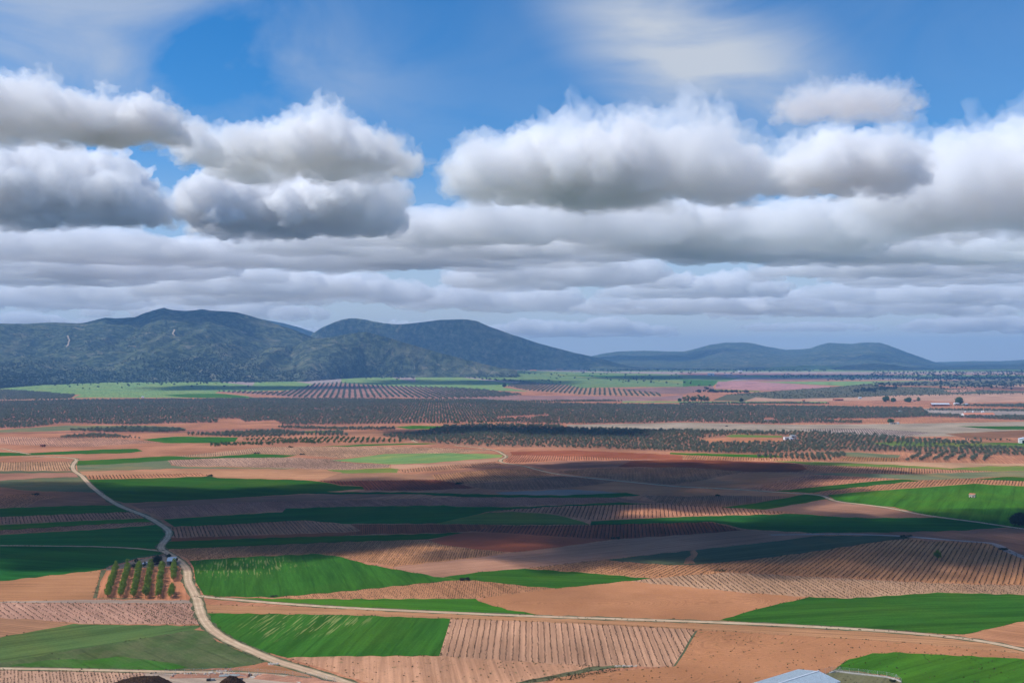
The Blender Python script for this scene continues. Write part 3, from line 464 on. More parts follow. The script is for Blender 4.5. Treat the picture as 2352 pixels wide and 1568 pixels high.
for i, fd in enumerate(FIELDS):
    tr = tri[owner == i]
    if not len(tr): fd['ob'] = None; continue
    u, inv = np.unique(tr, return_inverse=True); inv = inv.reshape(-1, 3)
    v = G3[u]; a = v[inv]; nz_ = np.cross(a[:, 1] - a[:, 0], a[:, 2] - a[:, 0])[:, 2]; inv[nz_ < 0] = inv[nz_ < 0][:, ::-1]
    kd = fd['kind']; ang = seg_ang(fd['seg']) if fd.get('seg') is not None else main_axis(tr); fd['ang'] = ang
    k = fd.get('k', 1.0) * rv.uniform(.94, 1.06)
    if kd == 'T': m = TRACK_M
    elif kd in SOIL:
        ar = fd.get('arcs')
        if ar: ar = tuple(gpt(*(px('M2', [ar])[0] if fd['code'] == 'M2' else ar)))
        c0 = SOIL[kd]; c0 = (c0[0] * rv.uniform(.93, 1.06), c0[1] * rv.uniform(.93, 1.05), c0[2] * rv.uniform(.90, 1.18)); m = soil_mat('soil_%d' % i, c0, ang, fd.get('sp', 0), k, weeds=fd.get('weeds', 0.0), arcs=ar)
    else: m = crop_mat('crop_%d' % i, CROP[kd], ang, k, fd.get('yellow', .45), grey=fd.get('grey', 0.0), bare=(fd['bare'][0], tuple(gpt(*fd['bare'][1])), fd['bare'][2]) if 'bare' in fd else None)
    o = obj(fd['name'], mesh_np(fd['name'], v, inv, [m], True)); tag(o, kind='structure'); fd['ob'] = o
    if kd == 'T':   # position across the track, for its wheel ruts
        g = fd['path'][:, :2]; t_ = np.gradient(g, axis=0); t_ /= np.linalg.norm(t_, axis=1)[:, None] + 1e-9; j = np.argmin(((v[:, None, :2] - g[None]) ** 2).sum(-1), 1); dd = v[:, :2] - g[j]
        o.data.attributes.new('across', 'FLOAT', 'POINT').data.foreach_set('value', np.clip((-t_[j, 1] * dd[:, 0] + t_[j, 0] * dd[:, 1]) / (fd['hw']), -1.3, 1.3).astype(np.float32))
# the wide ground sheet under and around the fields, out to the horizon
rr = np.concatenate([np.linspace(0, 300, 8)[:-1], np.geomspace(300, 60000, 90)]); th = np.linspace(0, 2 * math.pi, 181)[:-1]
R, TH = np.meshgrid(rr, th, indexing='ij'); X = R * np.sin(TH); Y = R * np.cos(TH); Z = H(X, Y) - np.where(R < 14000, 9.0, 1.0)
n = len(th); idx = np.arange(len(rr) * n).reshape(len(rr), n)
q = np.stack([idx[:-1], idx[1:], np.roll(idx, -1, 1)[1:], np.roll(idx, -1, 1)[:-1]], -1).reshape(-1, 4)
gm = crop_mat('plain_cover', (.17, .15, .075), 0.2, 1.0, .5, grey=.6)
tag(obj('ground', mesh_np('ground', np.stack([X, Y, Z], -1).reshape(-1, 3), q[:, ::-1], [gm], True)), kind='structure')
print('fields', time.time() - T0, len(tri))

# ---------------------------------------------------------------- mountains
def fbm(x, y, z=0.0, o=5, seed=0):
    r = np.random.default_rng(seed); s = np.zeros_like(x); A = 1.0; tot = 0
    for k in range(o):
        v = np.zeros_like(x)
        for _ in range(5):
            a = r.uniform(0, 6.283); f = 2 ** k * r.uniform(.7, 1.4); v += np.sin(f * (x * math.cos(a) + y * math.sin(a)) + r.uniform(0, 6.283))
        s += A * v / 3; tot += A; A *= .52
    return s / tot
def mountain(name, sil, base, rd, depth, mat, rough=1.0, step=4, nv=80, seed=1):
    """sil: skyline in photo pixels; base: row where the slope meets the plain; rd: distance of the ridge"""
    sil = np.array(sil, float); base = np.array(base, float)
    xs = np.arange(sil[0, 0], sil[-1, 0] + .1, step); ysil = np.interp(xs, sil[:, 0], sil[:, 1]); yb = np.interp(xs, base[:, 0], base[:, 1])
    g = ground(np.stack([xs, yb], 1)); db = np.hypot(g[:, 0], g[:, 1]); db = np.minimum(db, rd * .97)
    dirs = rays(np.stack([xs, np.full_like(xs, HZ)], 1)); dh = dirs[:, :2] / np.linalg.norm(dirs[:, :2], axis=1)[:, None]; cosf = dh[:, 1]
    zr = CAMZ + (HZ - ysil) / FP * rd * cosf
    vv = np.concatenate([np.linspace(0, 1, nv), np.linspace(1, 2, 14)[1:]])
    Vv, I = np.meshgrid(vv, np.arange(len(xs)), indexing='ij')
    r = np.where(Vv <= 1, db[I] + (rd - db[I]) * Vv, rd + (Vv - 1) * depth); x = r * dh[I, 0]; y = r * dh[I, 1]
    zb = np.where(Vv <= 1, H(x, y) - 2, H(x, y) - 2)
    pr = np.where(Vv <= 1, 0.55 * Vv + 0.45 * Vv ** 2.2, np.clip(1 - (Vv - 1), 0, 1) ** 1.3)
    z = zb + (zr[I] - zb) * pr
    amp = np.clip((zr[I] - zb), 0, 400) * rough
    nz = fbm(x / 420, y / 420, o=7, seed=seed)
    gul = -np.abs(fbm(x / 230, y / 620, o=5, seed=seed + 5))
    e = np.where(Vv <= 1, Vv * (1 - Vv) * 4, 0) * np.where(Vv > .9, .8, 1)
    z = z + amp * e * (.17 * nz + .30 * gul + .10) + np.where(np.abs(Vv - 1) < .15, fbm(x / 40, y / 40, o=3, seed=9) * 3.5, 0)
    n = len(xs); m = len(vv); idx = np.arange(m * n).reshape(m, n)
    q = np.stack([idx[:-1, :-1], idx[:-1, 1:], idx[1:, 1:], idx[1:, :-1]], -1).reshape(-1, 4)
    o = obj(name, mesh_np(name, np.stack([x, y, z], -1).reshape(-1, 3), q, [mat], True)); tag(o, kind='structure')
    return o, np.stack([x, y, z], -1), Vv
def scrub_mat(name, k=1.0):
    t = NT(name); p = t.pos(); a = t.noise(p, .0035, 5, .65, .5); b = t.noise(p, .022, 6, .8); c = t.noise(p, .011, 5, .7, .6)
    col = t.mix(t.rng(b, .42, .60), sc3((.028, .042, .026), k), sc3((.11, .13, .075), k)); col = t.mix(t.rng(a, .5, .72, 0, .55), col, sc3((.19, .175, .11), k)); col = t.mix(t.rng(c, .56, .68, 0, .7), col, sc3((.24, .21, .14), k))  # scrub tones; the broad pale patches also stand in for sunlit slopes
    t.bump(t.math('ADD', b, t.math('MULTIPLY', c, 2.0)), 1.0, 14.0); return t.color(col)
SCR = scrub_mat('mountain_scrub')
MA, MApos, MAv = mountain('mountain', [(-420, 775), (-200, 752), (0, 743), (60, 743), (115, 741), (185, 742), (215, 735), (240, 729), (262, 731), (310, 728), (330, 719), (350, 713), (368, 708), (376, 706), (386, 710), (400, 712), (425, 713), (448, 712), (465, 710), (482, 714), (510, 715), (540, 717), (570, 724), (600, 733), (640, 746), (680, 760), (720, 775), (760, 790), (800, 806), (850, 825), (900, 842), (930, 850)],
    [(-420, 900), (0, 892), (100, 884), (250, 878), (480, 877), (700, 876), (784, 869), (880, 862), (930, 858)], 7300, 2500, SCR, 1.5, seed=3)
MH, MHpos, MHv = mountain('hill', [(560, 868), (620, 838), (660, 810), (690, 788), (715, 776), (745, 775), (765, 773), (800, 767), (825, 764), (841, 762), (855, 765), (880, 772), (920, 784), (960, 796), (1010, 810), (1060, 823), (1110, 836), (1150, 845), (1190, 851)],
    [(560, 878), (700, 876), (784, 870), (880, 864), (950, 858), (1060, 853.5), (1190, 853)], 6500, 1200, SCR, 1.2, seed=8)
MF, MFpos, MFv = mountain('hill', [(-420, 850), (-200, 838), (-60, 826), (0, 822), (70, 817), (130, 818), (200, 826), (260, 824), (330, 819), (400, 823), (480, 832), (560, 834), (630, 840), (700, 850), (780, 862)],
    [(-420, 900), (0, 892), (100, 884), (250, 878), (480, 877), (700, 876), (780, 870)], 6150, 900, SCR, 1.0, nv=50, seed=14)
mountain('mountain', [(560, 729), (600, 733), (625, 737), (650, 742), (690, 752), (720, 763), (740, 775), (780, 800)], [(560, 849), (780, 849)], 13000, 2500, SCR, .6, 6, 30, seed=11)
mountain('mountain', [(-420, 742), (-100, 740), (0, 742), (60, 746), (140, 760)], [(-420, 849), (140, 849)], 12500, 2500, SCR, .6, 8, 20, seed=12)
mountain('mountain', [(680, 800), (720, 764), (740, 752), (765, 741), (785, 734), (800, 731), (815, 731), (840, 734), (880, 742), (915, 745), (950, 742), (1000, 736), (1040, 733), (1065, 733), (1090, 736), (1098, 738), (1108, 743), (1130, 752), (1165, 764), (1200, 776), (1240, 789), (1280, 800), (1320, 810), (1360, 818), (1400, 829), (1450, 842), (1500, 850)], [(680, 847), (1200, 847), (1500, 850)], 9800, 2500, SCR, .75, 5, 36, seed=21)
mountain('mountain', [(1250, 842), (1330, 826), (1360, 817), (1390, 811), (1420, 807), (1480, 805), (1540, 807), (1570, 807), (1600, 800), (1630, 792), (1660, 787), (1700, 786), (1722, 787), (1750, 793), (1780, 799), (1805, 803), (1835, 802), (1860, 800), (1880, 793), (1905, 787), (1930, 788), (1955, 790), (1975, 787), (2000, 786), (2020, 787), (2040, 792), (2060, 800), (2090, 811), (2120, 822), (2150, 832), (2200, 842), (2260, 848)], [(1250, 847.5), (2260, 848)], 14500, 3000, SCR, .7, 5, 30, seed=31)
mountain('hill', [(2050, 842), (2110, 833), (2160, 831), (2230, 829), (2300, 829), (2352, 826), (2500, 820), (2700, 818), (2950, 825)], [(2050, 848), (2950, 848)], 17500, 3000, SCR, .6, 8, 20, seed=41)
mountain('hill', [(1880, 848), (1920, 843), (1960, 838), (1985, 835), (2030, 835), (2060, 838), (2090, 843), (2120, 848)], [(1880, 850), (2120, 850)], 9600, 900, SCR, .4, 5, 20, seed=43)
mountain('hill', [(1720, 849), (1780, 843), (1850, 839), (1920, 840), (1990, 843), (2050, 848)], [(1720, 850), (2050, 850)], 10200, 900, crop_mat('hill_meadow', CROP['GP'], .1, .9), .3, 5, 16, seed=44)
print('mountains', time.time() - T0)
# ---------------------------------------------------------------- plants
def leaves(r, centers, rads, n, size, flat=.8):
    """n small leaf faces spread round every clump centre"""
    c = np.repeat(centers, n, 0); ra = np.repeat(rads, n)
    d = r.normal(size=c.shape); d /= np.linalg.norm(d, axis=1)[:, None]
    p = c + d * (ra * r.uniform(.35, 1.0, len(c)) ** .6)[:, None] * np.array([1, 1, flat])
    a = r.normal(size=c.shape); a /= np.linalg.norm(a, axis=1)[:, None]; b = np.cross(a, d + .35 * r.normal(size=c.shape)); b /= np.linalg.norm(b, axis=1)[:, None] + 1e-6
    s = (size * r.uniform(.6, 1.3, len(c)))[:, None]
    v = np.stack([p - a * s, p - b * s * .6, p + a * s, p + b * s * .6], 1).reshape(-1, 3)
    return v, np.arange(len(v)).reshape(-1, 4)
def crown(seed, w, h, z0, nc, n, size, top=.5, low=.0):
    r = np.random.default_rng(seed); c = []
    while len(c) < nc:
        p = r.uniform(-1, 1, 3)
        if np.linalg.norm(p) < 1 and np.linalg.norm(p) > .25: c.append(p)
    c = np.array(c); k = 1 - low * np.clip(c[:, 2], -1, 1)
    c = np.stack([c[:, 0] * w / 2 * .8 * k, c[:, 1] * w / 2 * .8 * k, z0 + (c[:, 2] + 1) / 2 * h], 1)
    return leaves(r, c, r.uniform(.16, .30, nc) * w, n, size)
def trunk_mb(seed, h, r0, w, nl=4):
    r = random.Random(seed); m = MB(); p = Vector((0, 0, -.15)); q = Vector((r.uniform(-.1, .1), r.uniform(-.1, .1), h)); m.tube(p, q, r0, r0 * .7, 7)
    for i in range(nl):
        a = 6.283 * (i + r.random() * .6) / nl; e = q + Vector((math.cos(a) * w * .3, math.sin(a) * w * .3, w * r.uniform(.22, .42))); m.tube(q - Vector((0, 0, .1)), e, r0 * .55, r0 * .18, 5)
    return m
BARK = plain_mat('bark', (.085, .065, .05), .35, 6.0)
OLIVE = leaf_mat('olive_leaf', (.17, .20, .135), .4); ORCH = leaf_mat('orchard_leaf', (.15, .25, .045), .35, .3)
OAK = leaf_mat('oak_leaf', (.030, .045, .026), .35); BROAD = leaf_mat('broad_leaf', (.08, .15, .045), .3); SHRUB = leaf_mat('shrub_leaf', (.075, .095, .045), .4, .3); DRY = leaf_mat('dry_stalk', (.16, .14, .075), .4); VINE = leaf_mat('vine_wood', (.055, .038, .028), .4, .2)
def source(name, tm, cv, cf, leafm):
    """joined trunk and crown for the trees too far off to show their parts"""
    k = len(tm.v); v = list(tm.v) + cv.tolist(); f = list(tm.f) + (cf + k).tolist()
    return bpy.data.objects.new(name, mesh_np(name, v, f, [BARK, leafm], False, [0] * len(tm.f) + [1] * len(cf)))
def scatter(name, pts, rot, scl, sources, idx=None):
    """one object whose points carry the plants"""
    pts = np.asarray(pts, float); n = len(pts)
    if not n: return
    me = bpy.data.meshes.new(name); me.vertices.add(n); me.vertices.foreach_set('co', pts.ravel())
    for nm, ty, arr in (('rz', 'FLOAT', rot), ('sc', 'FLOAT', scl)):
        me.attributes.new(nm, ty, 'POINT').data.foreach_set('value', np.asarray(arr, np.float32))
    me.attributes.new('ix', 'INT', 'POINT').data.foreach_set('value', np.asarray(idx if idx is not None else rng.integers(0, len(sources), n), np.int32))
    o = obj(name, me); tag(o, kind='stuff')
    g = bpy.data.node_groups.new(name, 'GeometryNodeTree'); g.interface.new_socket('Geometry', in_out='INPUT', socket_type='NodeSocketGeometry'); g.interface.new_socket('Geometry', in_out='OUTPUT', socket_type='NodeSocketGeometry')
    N = g.nodes; L = g.links; gi = N.new('NodeGroupInput'); go = N.new('NodeGroupOutput'); iop = N.new('GeometryNodeInstanceOnPoints'); j = N.new('GeometryNodeJoinGeometry')
    for s in reversed(sources):
        oi = N.new('GeometryNodeObjectInfo'); oi.inputs['Object'].default_value = s; oi.inputs['As Instance'].default_value = True; L.new(oi.outputs['Geometry'], j.inputs[0])
    def attr(nm, ty):
        q = N.new('GeometryNodeInputNamedAttribute'); q.data_type = ty; q.inputs[0].default_value = nm; return q.outputs[0]
    cx_ = N.new('ShaderNodeCombineXYZ'); L.new(attr('rz', 'FLOAT'), cx_.inputs[2]); e2r = N.new('FunctionNodeEulerToRotation'); L.new(cx_.outputs[0], e2r.inputs[0])
    L.new(gi.outputs[0], iop.inputs['Points']); L.new(j.outputs[0], iop.inputs['Instance']); iop.inputs['Pick Instance'].default_value = True; L.new(attr('ix', 'INT'), iop.inputs['Instance Index']); L.new(e2r.outputs[0], iop.inputs['Rotation']); L.new(attr('sc', 'FLOAT'), iop.inputs['Scale']); L.new(iop.outputs[0], go.inputs[0])
    o.modifiers.new('plants', 'NODES').node_group = g
    return o
def lattice(poly, ang, a, b, jit=.12, drop=0.0, excl=()):
    """planting grid of rows along ang inside a pixel outline, on the ground"""
    g = ground(dens(poly, 12)); c, s = math.cos(ang), math.sin(ang); u = g[:, 0] * c + g[:, 1] * s; v = -g[:, 0] * s + g[:, 1] * c
    us = np.arange(u.min(), u.max() + b, b); vs_ = np.arange(v.min(), v.max() + a, a)
    if len(us) * len(vs_) > 900000: return np.zeros((0, 3))
    U, Vv = np.meshgrid(us, vs_); U = U.ravel() + rng.normal(0, jit * b, U.size); Vv = Vv.ravel() + rng.normal(0, jit * a * .5, Vv.size)
    x = U * c - Vv * s; y = U * s + Vv * c
    if drop: k = rng.random(len(x)) > drop; x, y = x[k], y[k]
    W = np.stack([x, y, H(x, y)], 1); W = W[y > 150]; P = project(W); k = inpoly(P, poly) & (P[:, 0] > -330) & (P[:, 0] < 2680)
    for e in excl: k &= ~inpoly(P, e)
    return W[k]
def in_view(W, m=0):
    P = project(W); return (P[:, 0] > -m) & (P[:, 0] < 2352 + m) & (P[:, 1] < 1568 + m)
def ranks(W):   # nearest first, those inside the frame before the rest
    d = np.hypot(W[:, 0], W[:, 1]) + np.where(in_view(W, 6), 0, 1e6); return np.argsort(d)

# ---- olive trees
ol_parts = []
for i in range(5):
    v, f = crown(40 + i, 5.2, 3.3, 1.1, 13, 26, .34, low=.1); ol_parts.append((trunk_mb(50 + i, 1.3, .26, 4.0, 3), v, f))
ol_src = [source('olive_source', *q, OLIVE) for q in ol_parts]
GROVES = [  # outline, row angle (None: along the slope line given), row and tree spacing, scale
 (px('L1', [(-900, 615), (0, 618), (150, 625), (520, 655), (480, 680), (0, 690), (-900, 690)]), .5, 14, 8, 1.2),
 ([(493, 899), (640, 901), (690, 893), (720, 882), (784, 879), (884, 886), (1051, 891), (1117, 896), (1201, 907), (1150, 912), (1018, 916), (918, 912), (784, 914), (700, 913), (600, 906)], px('M1', [(200, 585), (240, 650)]), 22, 9, 1.35),
 ([(1161, 886), (1204, 877), (1301, 884), (1334, 892), (1417, 894), (1517, 904), (1521, 910), (1351, 907), (1214, 897)], px('M1', [(1500, 585), (1420, 645)]), 20, 9, 1.25),
 ([(-330, 922), (0, 922), (160, 919), (600, 915), (1018, 917), (1117, 918), (1200, 925), (1350, 927), (1569, 930), (1902, 934), (2116, 937), (2136, 951), (2352, 955), (2680, 960), (2680, 968), (2352, 966), (2136, 957), (2069, 960), (1852, 964), (1980, 968), (1982, 973), (1842, 971), (1802, 974), (1568, 969), (1484, 972), (1284, 974), (1141, 969), (984, 972), (784, 975), (650, 976), (633, 966), (563, 969), (550, 962), (503, 962), (500, 971), (417, 972), (300, 976), (147, 972), (67, 982), (0, 984), (-330, 986)], .82, 10.2, 9.4, 1.0),
 ([(147, 989), (300, 983), (427, 987), (427, 990), (390, 993), (260, 993)], .1, 8, 7, 1.1),
 ([(133, 1004), (215, 997), (267, 1000), (320, 1007), (150, 1006)], .2, 8, 6, .8),
 ([(423, 999), (570, 992), (640, 990), (700, 995), (784, 992), (800, 1002), (700, 1000), (633, 1004), (550, 1004), (500, 1002)], .15, 8.5, 7, 1.05),
 ([(640, 980), (784, 984), (905, 983), (908, 987), (784, 988), (640, 983)], .0, 9, 7, 1.0),
 ([(871, 1001), (950, 994), (1010, 984), (1020, 979), (1100, 975), (1284, 977), (1300, 984), (1420, 985), (1484, 988), (1569, 989), (1786, 992), (1902, 994), (2036, 1002), (2086, 1008), (2186, 1013), (2252, 1016), (2252, 1021), (2100, 1022), (1990, 1016), (2040, 1026), (2352, 1028), (2680, 1036), (2680, 1052), (2352, 1047), (2286, 1045), (2136, 1042), (2069, 1037), (2002, 1037), (1936, 1036), (1842, 1037), (1782, 1041), (1736, 1042), (1640, 1040), (1569, 1037), (1484, 1034), (1351, 1030), (1251, 1027), (1151, 1026), (1084, 1024), (1018, 1019), (944, 1012)], .35, 9.4, 8.6, 1.0),
 (px('R2', [(480, 140), (560, 122), (1120, 112), (1120, 130), (1000, 160), (860, 158), (640, 146)]), .4, 10, 8, 1.0),
 (px('R2', [(1490, 163), (1560, 122), (2150, 130), (2170, 158)]), px('R2', [(1760, 130), (1700, 160)]), 13, 7.5, 1.05),
 ([(2210, 1008), (2352, 1010), (2352, 1014), (2210, 1012)], .0, 14, 16, .8),
 ([(784, 924), (1400, 920), (1430, 922), (1100, 926)], .0, 12, 8, 1.1), ([(1560, 926), (1860, 926), (1910, 928), (1560, 929)], .0, 12, 9, 1.2), ([(2180, 932), (2352, 936), (2680, 941), (2680, 936), (2352, 930)], .1, 11, 9, 1.3), ([(2130, 943), (2680, 949), (2680, 945), (2130, 940)], .1, 12, 9, 1.1), ([(80, 917), (310, 919), (310, 921), (80, 920)], .0, 30, 14, 1.3),
]
EXC = [px('R1', [(90, 960), (330, 930), (680, 930), (790, 945), (790, 970), (690, 980), (200, 988)]), [(2335, 1000), (2400, 1000), (2400, 1022), (2335, 1022)], px('R1', [(550, 815), (630, 812), (630, 835), (550, 838)]), px('R1', [(1900, 775), (2200, 775), (2200, 800), (1900, 802)]), [(1140, 958), (1260, 953), (1262, 957), (1142, 963)]]
O = []; OS = []; OG = []
for poly, an, a, b, s in GROVES:
    an = seg_ang(an) if not isinstance(an, float) else an
    q = lattice(poly, an, a, b, .1 if len(poly) < 20 else .13, .06, EXC); O.append(q); OS.append(np.full(len(q), s)); OG += [len(O) - 1] * len(q)
O = np.concatenate(O); OS = np.concatenate(OS) * rng.uniform(.65, 1.25, len(O)); ordr = ranks(O); near = ordr[:300]; rest = ordr[300:]
print('olives', len(O))
ol_proto = []
for i, (tm, v, f) in enumerate(ol_parts):
    ol_proto.append((mesh_np('trunk', tm.v, tm.f, [BARK]), mesh_np('crown', v, f, [OLIVE])))
for k in near:
    x, y, z = O[k]; t, c = ol_proto[int(rng.integers(0, 5))]; e = empty('olive_tree', (x, y, z), rng.uniform(0, 6.28)); s = OS[k]; e.scale = (s, s, s * rng.uniform(.9, 1.1))
    gi = OG[k]; tag(e, {9: 'grey-green olive tree of the small loose grove on grass', 10: 'grey-green olive tree in straight slanting rows at grove corner', 11: 'lone olive tree along thin green strip by white shed'}.get(gi, 'grey-green olive tree at front edge of the broad olive grove'), 'olive tree', {9: 'olive trees of the small loose grove', 10: 'olive trees in the slanting rows', 11: 'olive trees along the green strip'}.get(gi, 'olive trees at the front of the broad grove')); obj('trunk', t, e); obj('crown', c, e)
scatter('olive_trees', O[rest], rng.uniform(0, 6.28, len(rest)), OS[rest], ol_src)

# ---- orchard: six rows of young leafy trees, one row with a gap
def cpx(x, y): return ((350 + x / 5.227) / 1.7415, (2180 + y / 5.227) / 1.7415)
or_parts = []
for i in range(4):
    v, f = crown(70 + i, 3.2, 4.3, .9, 18, 42, .19, low=.2); tm = trunk_mb(80 + i, 1.2, .11, 2.6, 5); or_parts.append((mesh_np('trunk', tm.v, tm.f, [BARK]), mesh_np('crown', v, f, [ORCH])))
for k, segs in enumerate([[((415, 1092), (595, 530))], [((688, 1097), (845, 520))], [((955, 1102), (1085, 510))], [((1212, 1105), (1325, 490))], [((1477, 1100), (1560, 480))], [((1742, 1105), (1770, 985)), ((1797, 745), (1812, 470))]]):
    for a, b in segs:
        ga, gb = gpt(*cpx(*a)), gpt(*cpx(*b)); n = max(2, round((gb - ga).length / 3.1))
        for j in range(n + 1):
            p = ga.lerp(gb, j / n); x = p.x + rng.normal(0, .12); y = p.y + rng.normal(0, .15); t, c = or_parts[int(rng.integers(0, 4))]
            e = empty('orchard_tree', (x, y, float(H(x, y))), rng.uniform(0, 6.28)); s = rng.uniform(.88, 1.15); e.scale = (s, s, s * rng.uniform(.92, 1.1))
            tag(e, ['leafy green tree in first orchard row, along the grassy strip', 'leafy green tree in second orchard row from grassy strip', 'leafy green tree in third orchard row from grassy strip', 'leafy green tree in fourth orchard row from grassy strip', 'leafy green tree in fifth orchard row from grassy strip', 'leafy green tree in gapped orchard row beside the dirt track'][k], 'fruit tree', ['first', 'second', 'third', 'fourth', 'fifth', 'sixth'][k] + ' orchard row')
            obj('trunk', t, e); obj('crown', c, e)

# ---- single trees
def tree(name, label, cat, pxl, py, h, w, leafm, seed, th=None, nc=26, n=70, size=None, group=None, low=.15):
    g = gpt(pxl, py); th = h * .25 if th is None else th; e = empty(name, g); tag(e, label, cat, group)
    trunk_mb(seed, th, max(.08, w * .045), w, 5).build('trunk', BARK, e); v, f = crown(seed + 1, w, h - th * .8, th * .8, nc, n, size or w * .055, low=low); obj('crown', mesh_np('crown', v, f, [leafm]), e)
    return e
tree('almond_tree', 'lone small tree standing among the rows of the big vineyard', 'tree', 2153.7, 1286, 5.6, 4.2, ORCH, 500, 2.1)
tree('holm_oak', 'broad dark holm oak beside the track at field edge', 'oak tree', 2343, 1207, 8.0, 15.0, OAK, 510, 2.0, 40, 90, .5)
tree('broadleaf_tree', 'round bright green tree beside low stone ruin', 'tree', 2046, 972, 9.0, 13, BROAD, 520, 1.5)
tree('broadleaf_tree', 'large green tree behind the small white sheds', 'tree', 2203, 928, 22, 26, BROAD, 530, 3)
tree('broadleaf_tree', 'tall round tree of the pair beside tilled pink field', 'tree', 2035, 923, 17, 22, BROAD, 531, 2)
tree('broadleaf_tree', 'lower wide tree of the pair beside tilled pink field', 'tree', 2052, 923, 12, 18, BROAD, 532, 2)
tree('broadleaf_tree', 'wide green tree at left of brick barn', 'tree', 2086, 923, 12, 24, BROAD, 533, 2)
tree('broadleaf_tree', 'ragged tree clump behind farmyard left of brick barn', 'tree', 2110, 922, 15, 12, BROAD, 534, 2)
for i, (x_, h_) in enumerate([(1561, 9), (1572, 15), (1580, 16), (1590, 15), (1596, 16), (1604, 19), (1611, 14), (1618, 17), (1625, 12)]):
    tree('poplar_tree', 'dark green tree in dense little wood at grove edge', 'tree', x_, 921.5, h_ * 1.15, 14, BROAD, 540 + i, 1.5, 20, 60, group='trees of the little wood')
tree('broadleaf_tree', 'lone dark round tree in pale field beyond olive grove', 'tree', 1703, 922.5, 10, 13, OAK, 560, 1)
tree('broadleaf_tree', 'lone round tree at pointed corner of far olive plot', 'tree', 1159, 888.5, 16, 20, OAK, 562, 1)
tree('cypress_tree', 'slim dark cypress at head of an orchard row', 'cypress', *cpx(1195, 462), 3.8, 1.5, OAK, 570, .3, 20, 60, .14, low=.6)
tree('fig_tree', 'dark domed tree inside the fenced yard behind orchard', 'tree', *cpx(1450, 395), 5.2, 6.2, OAK, 572, 1.2, 30, 80, .24)
tree('shrub_tree', 'dark bush between two orchard rows at the yard edge', 'shrub', *cpx(970, 480), 2.6, 3.6, OAK, 574, .4, 16, 60, .16)
tree('shrub_tree', 'small dark conical bush along the yard fence', 'shrub', *cpx(1022, 352), 2.3, 2.2, OAK, 576, .3, 12, 60, .14, low=.5)
tree('shrub_tree', 'dark hedge bush beside the yard railing and track', 'shrub', *cpx(1690, 275), 2.6, 3.4, OAK, 578, .3, 16, 60, .18)
tree('shrub_tree', 'second dark hedge bush lower down the yard railing', 'shrub', *cpx(1830, 345), 2.4, 3.2, OAK, 579, .3, 16, 60, .18)
def bush(label, x_, y_, w, h, m, seed, cat='bush'):
    g = gpt(x_, y_); r = np.random.default_rng(seed); nc = 14; c = np.stack([r.uniform(-.42, .42, nc) * w, r.uniform(-.2, .2, nc) * w, r.uniform(.25, .75, nc) * h], 1)
    v, f = leaves(r, c, np.full(nc, h * .42), 55, h * .11); o = obj('bush', mesh_np('bush', v, f, [m])); o.location = g; tag(o, label, cat)
PUR = leaf_mat('bramble', (.060, .048, .045), .3)
bush('purplish bramble clump at the corner between wheat and dotted vineyard', 1067.7, 1332.5, 5.0, 1.9, PUR, 600)
bush('dark bramble heap beside track at wheat field corner', 481, 1093.5, 7, 2.2, OAK, 601)
bush('dark bush at edge of the small ridged orange vineyard', 82, 1136.5, 7, 2.0, OAK, 602)
bush('dark bush on boundary of middle shaded vineyard', 1055, 1112, 8, 2.2, OAK, 603)
bush('dark bush at tip of vertical-rowed vineyard by ploughed mound', 1413, 1237.5, 6, 1.6, OAK, 604)
bush('dark bush on the bank between two brown vineyards', 1649, 1139, 5, 1.8, OAK, 605)
bush('dark bush at upper corner of the big ridged vineyard', 2307, 1263, 6, 1.8, OAK, 606)
bush('dark bush on hump above the big ridged vineyard', 2082, 1233.5, 9, 2.0, OAK, 607)
bush('green bush on bank at left tip of the big vineyard', 1652, 1312, 7, 1.4, SHRUB, 608)
bush('grey brush pile at right end of green wheat strip', 629, 1370.5, 4.5, 1.0, PUR, 609)
bush('dark bush by pale vineyard beside bright wheat strip', 592, 1041.5, 10, 2.4, OAK, 610)
bush('dark bush at boundary of pink vineyards', 694, 1044.5, 8, 2.2, OAK, 611)
bush('dark bush on far vineyard edge near olive trees', 670, 1027, 9, 2.4, OAK, 612)
bush('tuft of brush in grass yard behind metal shed', 2051, 1565.5, 2.2, .9, OAK, 613)

# ---- holm oaks scattered over the far meadows, tree belts, mountain oaks
oak_parts = []
for i in range(4):
    v, f = crown(620 + i, 11, 6.5, 1.2, 12, 22, .9); oak_parts.append((trunk_mb(630 + i, 1.8, .4, 8, 3), v, f))
oak_src = [source('oak_source', *q, OAK) for q in oak_parts]; oak_m = [(mesh_np('trunk', a.v, a.f, [BARK]), mesh_np('crown', b, c, [OAK])) for a, b, c in oak_parts]
ro = np.random.default_rng(77); pts = []
for (x0, y0), (x1, y1), n, sp in [((964, 850), (1090, 848), 9, 1.2), ((1040, 857), (1560, 873), 46, 2.5), ((1100, 850), (1560, 866), 34, 3), ((1150, 870), (1300, 878), 10, 1.5), ((1350, 872), (1640, 884), 26, 2.5), ((1560, 856), (1900, 863), 26, 2.5)]:
    for k in range(n):
        t = ro.random(); pts.append((x0 + (x1 - x0) * t, y0 + (y1 - y0) * t + ro.normal(0, sp)))
for x_, y_ in [(206, 893.5), (160, 889), (190, 893), (280, 891), (296, 887), (320, 884), (440, 888), (515, 889), (570, 888), (400, 884), (452, 884), (226, 890)]: pts.append((x_, y_))
g = ground(pts)
for k, p in enumerate(g):
    t, c = oak_m[k % 4]; e = empty('holm_oak', p, ro.uniform(0, 6.28)); s = ro.uniform(.55, 1.25) * (1.25 if pts[k][1] < 862 else 1); e.scale = (s * 1.15, s * 1.15, s)
    tag(e, 'dark round holm oak dotted on the far green meadows', 'oak tree', 'holm oaks on the far meadows'); obj('trunk', t, e); obj('crown', c, e)
